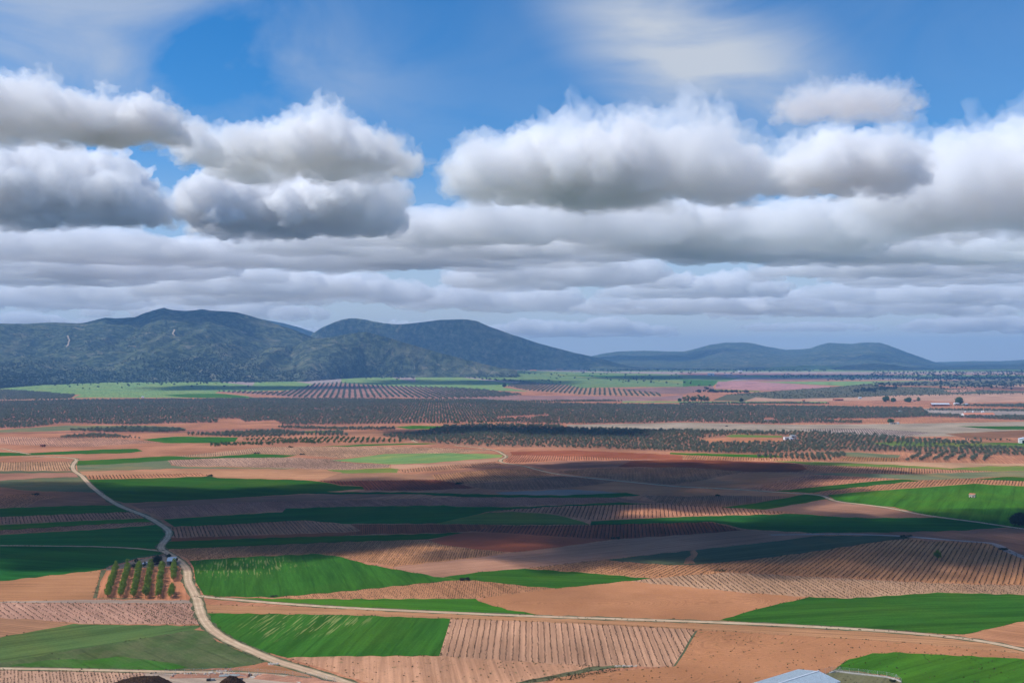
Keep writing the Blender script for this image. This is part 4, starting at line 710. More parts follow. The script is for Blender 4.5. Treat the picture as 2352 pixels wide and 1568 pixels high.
def line_pts(segs, r):
    out = []
    for (x0, y0), (x1, y1), n, sy in segs:
        t = r.random(n); out.append(np.stack([x0 + (x1 - x0) * t, y0 + (y1 - y0) * t + r.normal(0, sy, n)], 1))
    return np.concatenate(out)
b1 = line_pts([((1018, 859), (1110, 871), 46, .5), ((1117, 871), (1205, 877), 46, .6), ((720, 862), (960, 866), 120, 3), ((960, 852), (1180, 851), 60, 1), ((1300, 852), (1900, 851), 240, 1.5), ((1770, 866), (2352, 862), 330, 1.6), ((2000, 858), (2700, 855), 500, 2.5), ((1900, 872), (2352, 869), 160, 1.2), ((2000, 884), (2352, 880), 240, 2.5), ((2100, 872), (2700, 868), 300, 2), ((2150, 889), (2700, 884), 200, 2.5), ((1960, 899), (2060, 892), 80, 2), ((1330, 849), (2100, 849), 160, .6), ((1590, 900.5), (1720, 901), 60, .6), ((960, 846), (1560, 850), 70, 1.2), ((1620, 893), (1640, 899), 12, .8), ((0, 884), (600, 876), 150, 2.0)], ro)
p1 = ground(b1); scatter('far_trees', p1, ro.uniform(0, 6.28, len(p1)), ro.uniform(.5, 1.3, len(p1)), oak_src)
# oak scrub on the near mountain, denser low down
def quads(Vv_, Pp): return Vv_[:-1, :-1].ravel(), np.stack([Pp[:-1, :-1], Pp[:-1, 1:], Pp[1:, 1:], Pp[1:, :-1]], 2).reshape(-1, 4, 3)
v_a, q_a = quads(MAv, MApos); v_h, q_h = quads(MHv, MHpos); v_f, q_f = quads(MFv, MFpos); vv = np.concatenate([v_a, v_h, v_f * .5]); q4 = np.concatenate([q_a, q_h, q_f])
ar = np.linalg.norm(np.cross(q4[:, 1] - q4[:, 0], q4[:, 3] - q4[:, 0]), axis=1); wgt = ar * np.where(vv < .93, 1, 0) * (.28 + 1.2 * np.exp(-(vv / .3) ** 2)) * np.clip(.55 + 1.1 * fbm(q4[:, 0, 0] / 160, q4[:, 0, 1] / 160, o=4, seed=5), .08, 2)
ch = ro.choice(len(q4), 26000, p=wgt / wgt.sum()); u = ro.random((26000, 2)); qc = q4[ch]
mp_ = (qc[:, 0] * ((1 - u[:, :1]) * (1 - u[:, 1:])) + qc[:, 1] * (u[:, :1] * (1 - u[:, 1:])) + qc[:, 2] * (u[:, :1] * u[:, 1:]) + qc[:, 3] * ((1 - u[:, :1]) * u[:, 1:])) - np.array([0, 0, .6])
scatter('mountain_oaks', mp_, ro.uniform(0, 6.28, 26000), ro.uniform(.3, .85, 26000) * (1.15 - .45 * vv[ch]), oak_src)
# low scrub on the rise, hedges of young trees among the groves
sh_src = []
for i in range(3):
    v, f = crown(660 + i, 1.6, 1.1, .0, 7, 18, .16); sh_src.append(source('shrub_source', MB().tube((0, 0, -.1), (0, 0, .3), .04, .03, 4), v, f, SHRUB))
gr_src = []
for i in range(3):
    v, f = crown(670 + i, 3.4, 2.9, .7, 9, 22, .3); gr_src.append(source('young_tree_source', trunk_mb(675 + i, .9, .12, 2.5, 3), v, f, BROAD))
q = lattice([(1669, 906), (1802, 897), (1902, 890), (1999, 882), (2019, 888), (2136, 890), (2352, 900), (2352, 906), (2119, 909), (2036, 911), (1802, 916)], .3, 17, 17, .5, .3); scatter('rise_scrub', q, ro.uniform(0, 6.28, len(q)), ro.uniform(1, 4.2, len(q)), sh_src)
hg = np.concatenate([ground(line_pts([((483, 1023), (640, 1019), 120, 1.6), ((640, 1016), (740, 1017), 60, 1.2), ((984, 973), (1170, 969), 70, .7)], ro)), lattice([(560, 1009), (784, 1006), (930, 1011), (930, 1016), (784, 1019), (560, 1013)], .1, 9, 8, .1)])
scatter('young_trees', hg, ro.uniform(0, 6.28, len(hg)), ro.uniform(.7, 1.3, len(hg)), gr_src)

# ---- vines
def vine_src(seed, w, h):
    r = random.Random(seed); m = MB(); m.tube((0, 0, -.1), (r.uniform(-.05, .05), r.uniform(-.05, .05), h * .45), .09, .07, 5)
    for i in range(5):
        a = 6.283 * (i + r.random()) / 5; m.tube((0, 0, h * .4), (math.cos(a) * w * .5, math.sin(a) * w * .5, h * r.uniform(.7, 1.0)), .05, .025, 4)
    v, f = leaves(np.random.default_rng(seed), np.array([[math.cos(t) * w * .35, math.sin(t) * w * .35, h * .75] for t in (0, 1.6, 3.1, 4.7)]), np.full(4, w * .26), 7, w * .11)
    k = len(m.v); return bpy.data.objects.new('vine_source', mesh_np('grape_vine', list(m.v) + v.tolist(), list(m.f) + (f + k).tolist(), [VINE, SHRUB], False, [0] * len(m.f) + [0 if j % 4 else 1 for j in range(len(f))]))
v_src = [vine_src(700 + i, .62, .68) for i in range(4)]
VP = []; VS = []; VF = []
for i, fd in enumerate(FIELDS):
    if fd['name'] != 'vineyard' or 'vs' not in fd or fd['ob'] is None: continue
    g = ground(fd['pts']); dm = np.median(np.hypot(g[:, 0], g[:, 1])); vs_ = fd['vs'] * (1 if dm < 900 else 1.35); k = 1 if dm < 900 else 1.1
    later = [f2['pts'] for f2 in FIELDS[i+1:]]; bb = np.array(fd['pts']); lo, hi = bb.min(0), bb.max(0)
    ex = [p for p in later if (np.array(p).max(0) > lo).all() and (np.array(p).min(0) < hi).all()]
    q = lattice(fd['pts'], fd['ang'], fd['sp'], vs_, .12, .10 if dm < 800 else .2, ex); VP.append(q); VS.append(np.full(len(q), fd['sz'] * k)); VF.append(np.full(len(q), i))
VP = np.concatenate(VP); VS = np.concatenate(VS) * rng.uniform(.7, 1.25, len(VP)); keep = in_view(VP, 160); VF = np.concatenate(VF)[keep]; VP, VS = VP[keep], VS[keep]; print(np.unique(VF[ranks(VP)[:300]], return_counts=True), [np.round(np.mean(FIELDS[j]['pts'], 0)) for j in np.unique(VF[ranks(VP)[:300]])]); ordr = ranks(VP); print('vines', len(VP))
for k in ordr[:300]:
    o = bpy.data.objects.new('grape_vine', v_src[int(rng.integers(0, 4))].data); link(o); o.location = VP[k]; o.rotation_euler = (0, 0, rng.uniform(0, 6.28)); s = VS[k]; o.scale = (s, s, s)
    tag(o, 'dark gnarled bush vine in dotted vineyard below the pale track' if VP[k][0] < 0 else 'dark vine in the straight rows beside the bright wheat field', 'vine', 'vines of the dotted vineyard' if VP[k][0] < 0 else 'vines of the row vineyard')
scatter('vines', VP[ordr[300:]], rng.uniform(0, 6.28, len(ordr) - 300), VS[ordr[300:]], v_src)

# ---- weeds on the tilled soil and along field margins
wd_src = []
for i in range(3):
    r_ = np.random.default_rng(720 + i); v, f = leaves(r_, np.array([[0, 0, .2], [.2, .1, .15], [-.2, .05, .18]]), np.full(3, .26), 12, .13); wd_src.append(bpy.data.objects.new('weed_source', mesh_np('weed', v, f, [SHRUB if i < 2 else DRY])))
W = []
for i, fd in enumerate(FIELDS):
    if fd['name'] in ('dirt_track', 'farmland'): continue
    for a, b in zip(fd['pts'], fd['pts'][1:] + fd['pts'][:1]):
        if min(a[1], b[1]) < 1120 or max(a[1], b[1]) > 1640 or rv.random() < .35: continue
        if fd['name'] == 'verge' and fd['kind'] == 'GD' and len(fd['pts']) > 40 and rv.random() < .3: continue
        ga, gb = ground([a, b]); L_ = np.hypot(*(gb - ga)[:2]); n = int(L_ / 1.6)
        if n < 1 or n > 600: continue
        t = rng.random(n); p = ga[None] + (gb - ga)[None] * t[:, None] + np.concatenate([rng.normal(0, .35, (n, 2)), np.zeros((n, 1))], 1); W.append(p[rng.random(n) < .15 + .7 * (np.sin(t * L_ / 11 + i) > .2)])
for poly, n, in [([(1602, 1450), (2069, 1478), (2352, 1504), (2352, 1568), (1250, 1568), (1300, 1548), (1550, 1530)], 320), ([(665, 1512), (1011, 1508), (1377, 1531), (1184, 1568), (852, 1568)], 150), (px('L3', [(900, 470), (1330, 460), (1380, 590), (1000, 590)]), 180), ([(1184, 1568), (1284, 1548), (1420, 1530), (1460, 1530), (1320, 1560)], 500)]:
    q = np.array(poly); u = q.min(0) + rng.random((n * 3, 2)) * (q.max(0) - q.min(0)); u = u[inpoly(u, poly)][:n]; W.append(ground(u))
W = np.concatenate(W); W[:, 2] = H(W[:, 0], W[:, 1]); scatter('weeds', W, rng.uniform(0, 6.28, len(W)), rng.uniform(.35, 1.0, len(W)) ** 1.3, wd_src); print('weeds', len(W))
print('plants', time.time() - T0)
# ---------------------------------------------------------------- buildings, yards and small things
WHITE = plain_mat('whitewash', (.72, .72, .70), .1, .8); PLAST = plain_mat('pink_plaster', (.50, .42, .36), .2, .8); BRICK = plain_mat('brick_wall', (.30, .12, .075), .25, 1.5); TILE = plain_mat('roof_tile', (.52, .20, .11), .25, 1.2)
TIN = plain_mat('pale_metal_roof', (.55, .60, .66), .1, .5, .45, .4); SHEET = plain_mat('sky_tinted_sheet', (.36, .44, .50), .1, .6, .4, .4); DARK = plain_mat('opening_shade', (.012, .012, .014), .2); GREYW = plain_mat('grey_panel_wall', (.22, .235, .23), .2, .6); GREENP = plain_mat('green_panel', (.07, .10, .085), .2, .7); STONE = plain_mat('rubble_stone', (.42, .36, .30), .3, .9)  # the roof sheet's blue-grey holds the reflected sky in its colour
CONC = plain_mat('concrete', (.52, .48, .43), .2, .7); STEEL = plain_mat('galvanised_steel', (.40, .41, .42), .2, 3, .5, .5); BLACKM = plain_mat('black_paint', (.02, .02, .022), .3, 2, .5, .4); MAROON = plain_mat('maroon_paint', (.10, .018, .025), .2, 1, .5, .4); CARW = plain_mat('white_paint', (.75, .75, .76), .05, 1, .3, .5); CARB = plain_mat('navy_paint', (.02, .028, .06), .1, 1, .3, .5); GLASS = plain_mat('window_glass', (.03, .04, .05), .1, 1, .1, .6); RUB = plain_mat('rubber', (.02, .02, .02), .2, 3); WOODM = plain_mat('weathered_wood', (.17, .13, .10), .3, 3)
def spot(pxl, py): return gpt(pxl, py)
def m_per_px(g): return math.hypot(g.x, g.y) / FP
def house(name, label, cat, at, w, dp, h, rz=0.0, wall=WHITE, roof=TILE, kind='flat', rise=1.2, opens=(), group=None):
    """w along x, dp along y; gable ridge along x; opens: (side, u0, u1, z0, z1, part name)"""
    e = empty(name, at, rz); tag(e, label, cat, group); a, b = w / 2, dp / 2
    if kind == 'gable': MB().add([(-a,-b,-1),(a,-b,-1),(a,b,-1),(-a,b,-1),(-a,-b,h),(a,-b,h),(a,b,h),(-a,b,h),(-a,0,h+rise),(a,0,h+rise)], [(0,1,5,4),(2,3,7,6),(1,2,6,9,5),(3,0,4,8,7),(0,3,2,1)]).build('wall', wall, e)
    else: MB().box(-a, a, -b, b, -1, h).build('wall', wall, e)
    if kind == 'gable':
        o = .35; t = .12; sl = rise / b
        m = MB()
        for s in (-1, 1):
            v = [(-a-o, s*(b+o), h-o*sl), (a+o, s*(b+o), h-o*sl), (a+o, 0, h+rise), (-a-o, 0, h+rise)]
            m.add([(x, y, z+.02) for x, y, z in v] + [(x, y, z+t) for x, y, z in v], [(0,1,2,3),(4,7,6,5),(0,4,5,1),(1,5,6,2),(2,6,7,3),(3,7,4,0)])
        m.build('roof', roof, e)
    elif kind == 'mono':
        v = [(-a-.2, -b-.2, h+.02), (a+.2, -b-.2, h+.02), (a+.2, b+.2, h+rise), (-a-.2, b+.2, h+rise)]
        MB().add(v + [(x, y, z+.14) for x, y, z in v], [(0,3,2,1),(4,5,6,7),(0,1,5,4),(1,2,6,5),(2,3,7,6),(3,0,4,7)]).build('roof', roof, e)
        MB().add([(-a, b-.05, h), (a, b-.05, h), (a, b-.05, h+rise*.96), (-a, b-.05, h+rise*.96), (-a, -b, h), (a, -b, h)], [(0,1,2,3),(4,0,3),(1,5,2)]).build('upper_wall', wall, e)
    else: MB().box(-a-.12, a+.12, -b-.12, b+.12, h+.002, h+.22).build('roof', roof, e)
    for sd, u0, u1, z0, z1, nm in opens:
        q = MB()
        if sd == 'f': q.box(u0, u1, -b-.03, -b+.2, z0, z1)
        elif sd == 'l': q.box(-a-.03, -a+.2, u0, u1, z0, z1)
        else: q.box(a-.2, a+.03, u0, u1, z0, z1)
        q.build(nm, DARK, e)  # solid near-black panels stand for the shade inside the openings
    return e
# white farmhouse of two blocks between the olive trees
g = spot(1818, 1009.5)
house('farmhouse', 'white flat-roofed farmhouse block among olive trees beside its taller wing', 'house', g + Vector((-6.2, 1, 0)), 10.5, 8, 4.2, .08, WHITE, CONC, 'flat', 0, [('f', -2, 1.2, 0, 2.2, 'door'), ('f', -4.2, -3.2, 1.2, 2.3, 'window')])
house('farmhouse_wing', 'taller white wing of the farmhouse with dark open gallery', 'house', g + Vector((3.4, 3, 0)), 8.4, 8.5, 6.2, .08, PLAST, TIN, 'flat', 0, [('f', -3.9, .6, 4.2, 5.6, 'gallery_opening'), ('f', 1.5, 2.5, 1.0, 2.2, 'window')])
house('outhouse', 'small white-walled outhouse in front of the olive farmhouse', 'outhouse', g + Vector((-2.2, -6.0, 0)), 5.0, 3.5, 3.0, .08, WHITE, TIN, 'mono', .5, [('f', -1, .2, 0, 2, 'door')])
g = spot(2161.3, 932.4)
house('barn', 'long brick barn with pale metal roof beyond olive grove', 'barn', g + Vector((0, 8, 0)), 50, 15, 5.2, -.02, BRICK, TIN, 'gable', 3.0, [('f', -20, -16, 0, 3.5, 'door'), ('f', -8, -6, 1.5, 3, 'window'), ('f', 2, 4, 1.5, 3, 'window'), ('f', 12, 14, 1.5, 3, 'window')])
g = spot(2217, 931.5)
house('shed', 'small white shed with dark open end beside big green tree', 'shed', g, 16, 9, 5, .25, WHITE, TIN, 'gable', 1.6, [('r', -3, 3, 0, 4, 'door')])
g = spot(2202, 929.5); house('shed', 'low white roofed shed tucked below the big green tree', 'shed', g + Vector((0, 14, 0)), 15, 8, 4.5, .2, WHITE, TIN, 'mono', 1.0, [('f', -4, -1, 0, 3, 'door')])
g = spot(2251, 956); house('long_barn', 'long low barn with orange tiled roof behind olive row', 'barn', g + Vector((0, 10, 0)), 70, 16, 3.6, .03, WHITE, TILE, 'gable', 4.2, [('f', -25, -21, 0, 3, 'door'), ('f', 0, 3, 1, 2.4, 'window'), ('f', 20, 23, 1, 2.4, 'window')])
for i, (x_, dx) in enumerate([(2229, -22), (2247, -4), (2268, 17), (2272, 21)]):
    e = empty('feed_silo', spot(x_, 953.5) + Vector((0, 26, 0))); tag(e, 'white feed silo rising behind the orange tiled barn roof', 'silo', 'silos behind the long barn')
    MB().tube((0, 0, 3), (0, 0, 8.4), 1.7, 1.7, 12).tube((0, 0, 8.4), (0, 0, 9.5), 1.7, .3, 12).tube((0, 0, 3), (0, 0, 1.4), 1.7, .3, 12).build('tank', WHITE, e)
    for k in range(4): MB().tube((1.4 * math.cos(k * 1.57 + .8), 1.4 * math.sin(k * 1.57 + .8), -.3), (1.5 * math.cos(k * 1.57 + .8), 1.5 * math.sin(k * 1.57 + .8), 3.4), .09).build('leg', STEEL, e)
g = spot(2352, 1018); house('warehouse', 'white gabled shed with big dark doorway beside olive trees', 'shed', g + Vector((4, 8, 0)), 16, 14, 6.0, 1.2, WHITE, TIN, 'gable', 2.0, [('l', -4, 3, 0, 4.6, 'door'), ('f', -6, -1, 0, 4.5, 'door')])
g = spot(2233, 1141.7); house('field_hut', 'small plastered field hut with red roof amid green wheat', 'hut', g, 4.6, 4.0, 2.7, -.62, PLAST, TILE, 'mono', .5, [('l', -1.2, 1.0, 0, 1.3, 'door'), ('f', .6, 1.6, .2, 1.6, 'window'), ('f', -1.4, -.5, 0, .8, 'window')])
g = spot(98, 1025.5); house('field_hut', 'tiny dark red brick hut alone in bare tilled field', 'hut', g, 5.6, 4, 2.8, -.2, BRICK, MAROON, 'flat', 0, [('l', -.8, .8, 0, 2, 'door'), ('f', .2, 1.8, 0, 1.6, 'door')])
g = spot(2052, 973.3); house('ruin', 'low ruined stone hut with dark openings under round tree', 'ruin', g, 15, 5, 2.6, .05, STONE, STONE, 'flat', 0, [('f', -3, -1.6, 0, 2.1, 'door'), ('f', .6, 2.4, 0, 2.1, 'door')])
g = spot(2063, 973.5); house('shed', 'tiny white lean-to at end of the stone ruin', 'shed', g, 3.5, 3, 2.6, .1, WHITE, TIN, 'mono', .6, [('l', -.6, .6, 0, 1.8, 'door')])
g = spot(2067.6, 947); house('shed', 'small pale box hut half hidden inside the olive grove', 'shed', g, 7, 5, 4.6, .1, WHITE, TIN, 'flat', 0, [('f', -1, 0, 0, 2, 'door')])
g = spot(1765, 966.5); house('ruin', 'pale broken field walls of ruined house among olives', 'ruin', g, 17, 6, 2.6, .03, STONE, STONE, 'flat', 0, [('f', 4, 6, 0, 2, 'door')])
g = spot(1633, 861); house('barn', 'far white barn with pale roof on the plain', 'barn', g, 42, 18, 7, .0, WHITE, CARW, 'gable', 4, [('f', -4, 4, 0, 5, 'door')])
g = spot(1673, 862.5); house('barn', 'far long farm building with white roof and trees behind', 'barn', g, 52, 16, 6, .0, BRICK, CARW, 'gable', 4, [('f', -18, -14, 0, 4, 'door'), ('f', 8, 11, 0, 4, 'door')])
for lb, x_, y_, w_, mt in [('tiny white hut at edge of red strip below meadows', 328, 913.5, 7, WHITE), ('small red hut on pale field edge beyond the olives', 1846, 921, 8, BRICK), ('small white hut on pale soil under the scrub rise', 1975, 915.5, 11, WHITE), ('low brick ruin by pale field under the scrub rise', 1925, 919.5, 30, BRICK), ('pale farm hut beside tree clump left of brick barn', 2100, 921, 12, STONE), ('lone house on low pale green hill far off', 1700, 853, 30, WHITE), ('little stone hut far out on red plain', 1880, 860, 26, PLAST), ('pale pink farmhouse at foot of blue mountain', 1285, 850, 60, PLAST), ('red roofed farmhouse at tail of the dark hill', 1225, 851.5, 50, TILE)]:
    house('hut' if w_ < 20 else 'farm_building', lb, 'hut' if w_ < 20 else 'house', spot(x_, y_), w_, w_ * .5, 3.4 + w_ * .05, rv.uniform(-.2, .2), mt, TIN if mt is WHITE else TILE, 'gable', 1.2 + w_ * .04, [('f', -w_ * .1, w_ * .06, 0, 2.2, 'door'), ('f', w_ * .2, w_ * .3, 1.2, 2.4, 'window')])
# mast on the mountain ridge
e = empty('radio_mast', (0, 0, 0)); tag(e, 'thin radio mast on crest of the left mountain ridge', 'mast'); dr = rays([(113, 741)])[0]; k = 7300 / math.hypot(dr[0], dr[1]); e.location = (dr[0] * k, dr[1] * k, CAMZ + (HZ - 742) / FP * 7300 * .9 - 4)
dg = math.hypot(e.location.x, e.location.y); ii = np.argmin(np.abs(MApos[79, :, 0] - e.location.x)); e.location = (MApos[79, ii, 0], MApos[79, ii, 1], MApos[79, ii, 2] - 1)
MB().tube((0, 0, 0), (0, 0, 20), 1.6, .8, 6).build('tower', STEEL, e); MB().tube((1.5, -.5, 15), (3.2, -.8, 15.4), 1.6, 1.6, 10).build('dish', WHITE, e); MB().tube((-.6, -.6, 17), (-1.8, -1.2, 17.2), 1.2, 1.2, 10).build('dish', WHITE, e)

# pale tracks and firebreaks climbing the near mountain
PM = project(MApos.reshape(-1, 3)).reshape(MApos.shape[0], -1, 2); ZF = np.arange(MApos.shape[0]) < 80
def hill_track(pts, w):
    q = dens_line(pts, 2.5); fr = MApos[:80].reshape(-1, 3); pf = PM[:80].reshape(-1, 2); v = []; f = []
    for i, a in enumerate(q):
        j = np.argsort(((pf - a) ** 2).sum(1))[:6]; wt = 1 / (((pf[j] - a) ** 2).sum(1) + .05); c = (fr[j] * wt[:, None]).sum(0) / wt.sum()
        v += [(c[0] - w / 2, c[1] - w / 3, c[2] + 2.5), (c[0] + w / 2, c[1] + w / 3, c[2] + 2.5)]
        if i: f.append((2*i-2, 2*i-1, 2*i+1, 2*i))
    o = obj('mountain_track', mesh_np('mountain_track', v, f, [PALE])); tag(o, kind='structure')
PALE = plain_mat('pale_earth', (.36, .28, .20), .3, .05)
def dens_line(p, step=1.2):
    out = []
    for a, b in zip(p[:-1], p[1:]):
        a, b = np.array(a), np.array(b); k = max(1, int(np.hypot(*(b - a)) / step)); out += [a + (b - a) * i / k for i in range(k)]
    return np.array(out + [np.array(p[-1])])
hill_track([(155, 772), (159, 781), (157, 790), (153, 797)], 8); hill_track([(401, 757), (397, 767), (405, 776)], 8); hill_track([(295, 795), (330, 798)], 10); hill_track([(412, 787), (440, 790), (470, 790), (500, 789), (530, 794), (556, 800)], 6)

# the metal shed whose roof shows at the lower edge
g = spot(1866.7, 1560); dr = Vector((-.79, -.61, 0)).normalized(); nn = Vector((-dr.y, dr.x, 0)) * -1
ctr = Vector((107.2, 351.0, 0)) + dr * 16; ctr.z = float(H(ctr.x, ctr.y)); rz = math.atan2(dr.y, dr.x)
e = empty('metal_shed', ctr, rz); tag(e, 'large metal farm shed with sky-tinted sheet roof beside fenced grass', 'shed'); a, b, h, rs = 16.0, 8.3, 6.6 - ctr.z, 1.4
MB().add([(-a,-b,-1),(a,-b,-1),(a,b,-1),(-a,b,-1),(-a,-b,h),(a,-b,h),(a,b,h),(-a,b,h),(-a,0,h+rs),(a,0,h+rs)], [(0,1,5,4),(2,3,7,6),(1,2,6,9,5),(3,0,4,8,7)]).build('wall', GREYW, e)
for s in (-1, 1):
    n_ = 40; r_ = MB()
    for i in range(n_):   # trapezoid ribs of the roof sheets
        x0 = -a - .3 + (2 * a + .6) * i / n_; x1 = x0 + (2 * a + .6) / n_
        for u0, u1, z in ((x0, x0 + (x1 - x0) * .8, .05), (x0 + (x1 - x0) * .8, x1, .11)):
            r_.add([(u0, s*(b+.35), h-.06+z), (u1, s*(b+.35), h-.06+z), (u1, 0, h+rs+z), (u0, 0, h+rs+z), (u0, s*(b+.35), h-.08), (u1, s*(b+.35), h-.08)], [(0,1,2,3) if s < 0 else (3,2,1,0), (0,4,5,1)])
    r_.build('roof_slope', SHEET, e)
MB().box(-a-.3, a+.3, -.25, .25, h+rs+.10, h+rs+.20).build('ridge_cap', TIN, e)
for s in (-1, 1): MB().box(-a-.32, a+.32, s*(b+.36)-.08, s*(b+.36)+.08, h-.22, h-.07).build('gutter', TIN, e)
for i in range(6):
    u = -a + 1 + i * 5.3; MB().box(u, u + 3.4, b-.1, b+.03, h-2.4, h-.5).build('panel', PLAST if i % 2 else GREENP, e); MB().box(u, u + 3.4, -b-.03, -b+.1, h-2.4, h-.5).build('panel', PLAST if i % 2 else GREENP, e)
for i in range(3): MB().box(-a-.03, -a+.1, -6.5 + i * 4.6, -3 + i * 4.6, .0, 4.2).build('panel', GREENP if i != 1 else PLAST, e)

# heaps, rubble and odds and ends in the yard at the lower left
def heap(name, label, cat, pxl, py, W, D, hh, mat, seed, rz=0.0, skew=0.0, n=56, lumps=.10):
    g = spot(pxl, py); xs = np.linspace(-1, 1, n); Xg, Yg = np.meshgrid(xs, xs); r = np.hypot(Xg, Yg); z = np.clip(1 - r ** 1.5, 0, 1) * (1 + skew * Xg)
    nz_ = fbm(Xg * 6, Yg * 6, o=6, seed=seed); z = z * (1 + .22 * nz_) + np.where(z > 0.02, lumps * np.abs(fbm(Xg * 26, Yg * 26, o=3, seed=seed + 1)), 0); z = z * hh - .25
    i = np.arange(n * n).reshape(n, n); q = np.stack([i[:-1, :-1], i[:-1, 1:], i[1:, 1:], i[1:, :-1]], -1).reshape(-1, 4)
    o = obj(name, mesh_np(name, np.stack([Xg * W / 2, Yg * D / 2, z], -1).reshape(-1, 3), q, [mat])); o.location = g; o.rotation_euler = (0, 0, rz); tag(o, label, cat)
def dung_mat():
    t = NT('manure'); p = t.n('TexCoord').outputs['Object']; f = t.noise(p, 2.0, 5, .75); c = t.mix(t.rng(f, .35, .7), (.018, .011, .008), (.095, .055, .032)); t.bump(f, 1.0, .4); return t.color(c)
DUNG = dung_mat()
heap('manure_heap', 'big dark brown manure heap at end of dotted vineyard', 'heap', 320, 1577, 26, 15, 4.2, DUNG, 3, .0, .35)
heap('manure_heap', 'smaller dark manure heap beside the parked trailer', 'heap', 530, 1580, 14, 10, 4.2, DUNG, 8, .0, .1)
REDS = soil_mat('dug_earth', (.40, .20, .13), 0, 0, .95)
def bank(name, label, cat, pts, w, hh, mat, seed):
    g = ground(dens_line(pts)); t = np.gradient(g[:, :2], axis=0); t /= np.linalg.norm(t, axis=1)[:, None]; nr = np.stack([-t[:, 1], t[:, 0]], 1); us = np.linspace(-1, 1, 15)
    base = g[:, None, :2] + nr[:, None] * us[None, :, None] * w / 2; s = np.arange(len(g)) / 3.0
    z = H(base[..., 0], base[..., 1]) - .12 + hh * (1 - us[None] ** 2) * (.75 + .35 * fbm(base[..., 0] / 2.0, base[..., 1] / 2.0, o=4, seed=seed)) * np.minimum(1, np.minimum(s, s[::-1]))[:, None]
    m, n = len(g), 15; i = np.arange(m * n).reshape(m, n); q = np.stack([i[:-1, :-1], i[1:, :-1], i[1:, 1:], i[:-1, 1:]], -1).reshape(-1, 4)
    o = obj(name, mesh_np(name, np.concatenate([base, z[..., None]], -1).reshape(-1, 3), q, [mat])); tag(o, label, cat); return g
def dens_line(p, step=1.2):
    out = []
    for a, b in zip(p[:-1], p[1:]):
        a, b = np.array(a), np.array(b); k = max(1, int(np.hypot(*(b - a)) / step)); out += [a + (b - a) * i / k for i in range(k)]
    return np.array(out + [np.array(p[-1])])
bank('earth_bank', 'reddish rubble-strewn earth bank along pale track', 'earth bank', [(392, 1553), (440, 1552), (500, 1551), (545, 1550), (576, 1552)], 4.5, 1.3, REDS, 4)
bank('earth_bank', 'bare brown earth bank running down to fence corner', 'earth bank', [(588, 1553), (650, 1559), (720, 1565), (800, 1578)], 5.0, 1.6, REDS, 6)
def rock_mesh(seed):
    r = np.random.default_rng(seed); v = ICO2_[0] * (1 + .22 * fbm(ICO2_[0][:, 0] * 2, ICO2_[0][:, 1] * 2 + ICO2_[0][:, 2] * 1.7, o=3, seed=seed))[:, None] * r.uniform(.7, 1.2, 3); return mesh_np('rock', v, ICO2_[1], [STONE])
def ico_(sub):
    bm = bmesh.new(); bmesh.ops.create_icosphere(bm, subdivisions=sub, radius=1); r = np.array([v.co[:] for v in bm.verts]), np.array([[v.index for v in f.verts] for f in bm.faces]); bm.free(); return r
ICO2_ = ico_(2); rocks = [rock_mesh(i) for i in range(5)]
for i, (lb, x_, y_, s) in enumerate([('largest pale boulder on top of the rubble bank', 484, 1545.8, .85), ('pale boulder on rubble bank right of the largest one', 507, 1546, .62), ('white stone at the rubbish heap beside vineyard', 1433, 1529.5, .55), ('pale stone at lower face of rubble bank', 478, 1551.5, .45), ('pale stone pair end of the rubble pile by kerb', 597, 1551, .55)]):
    o = obj('boulder', rocks[i]); o.location = spot(x_, y_) + Vector((0, 0, s * .4)); o.scale = (s * 1.4, s, s * .75); tag(o, lb, 'boulder')
# loose rubble: too many to count
rp = np.concatenate([line_pts([((395, 1552), (576, 1551), 150, 1.1), ((583, 1551), (612, 1555), 70, 1.2)], ro), line_pts([((617, 1525), (640, 1523), 46, .9), ((497, 1541), (520, 1540), 30, .8), ((1410, 1529), (1462, 1529.5), 60, .8)], ro)])
gq = ground(rp); gq[:, 2] += ro.uniform(.0, .9, len(gq)) * (rp[:, 1] > 1544); rs_ = [bpy.data.objects.new('rubble_source', m) for m in rocks]; scatter('rubble', gq, ro.uniform(0, 6.28, len(gq)), ro.uniform(.12, .42, len(gq)), rs_)
# flatbed trailer, trough
g = spot(531, 1560) + Vector((0, 0, 0)); e = empty('flatbed_trailer', g, .12); tag(e, 'grey flatbed farm trailer parked behind the smaller manure heap', 'trailer')
MB().box(-4.2, 3.0, -1.2, 1.2, 1.5, 1.68).build('bed', GREYW, e); MB().tube((3.0, 0, 1.5), (5.2, 0, 1.1), .1).build('drawbar', STEEL, e)
MB().box(-1.5, 1.6, -.5, .5, .9, 1.5).build('chassis', BLACKM, e)
for x_ in (-1.2, .2):
    for y_ in (-1.05, 1.05):
        w = MB().tube((x_, y_ - .16, .55), (x_, y_ + .16, .55), .58, .58, 16).build('wheel', RUB, e); MB().tube((x_, y_ - .17, .55), (x_, y_ + .17, .55), .3, .3, 12).build('rim', STEEL, w)
g = spot(484, 1562.5); e = empty('feed_trough', g, .1); tag(e, 'black double trough with upright post in the dirt yard', 'trough')
for x_ in (-.75, .75): MB().box(x_-.7, x_+.7, -.45, .45, .05, .75).box(x_-.6, x_+.6, -.35, .35, .752, .76).build('basin', BLACKM if x_ < 0 else GREYW, e)
MB().tube((-.3, .5, -.2), (-.3, .5, 2.0), .07).build('post', BLACKM, e)
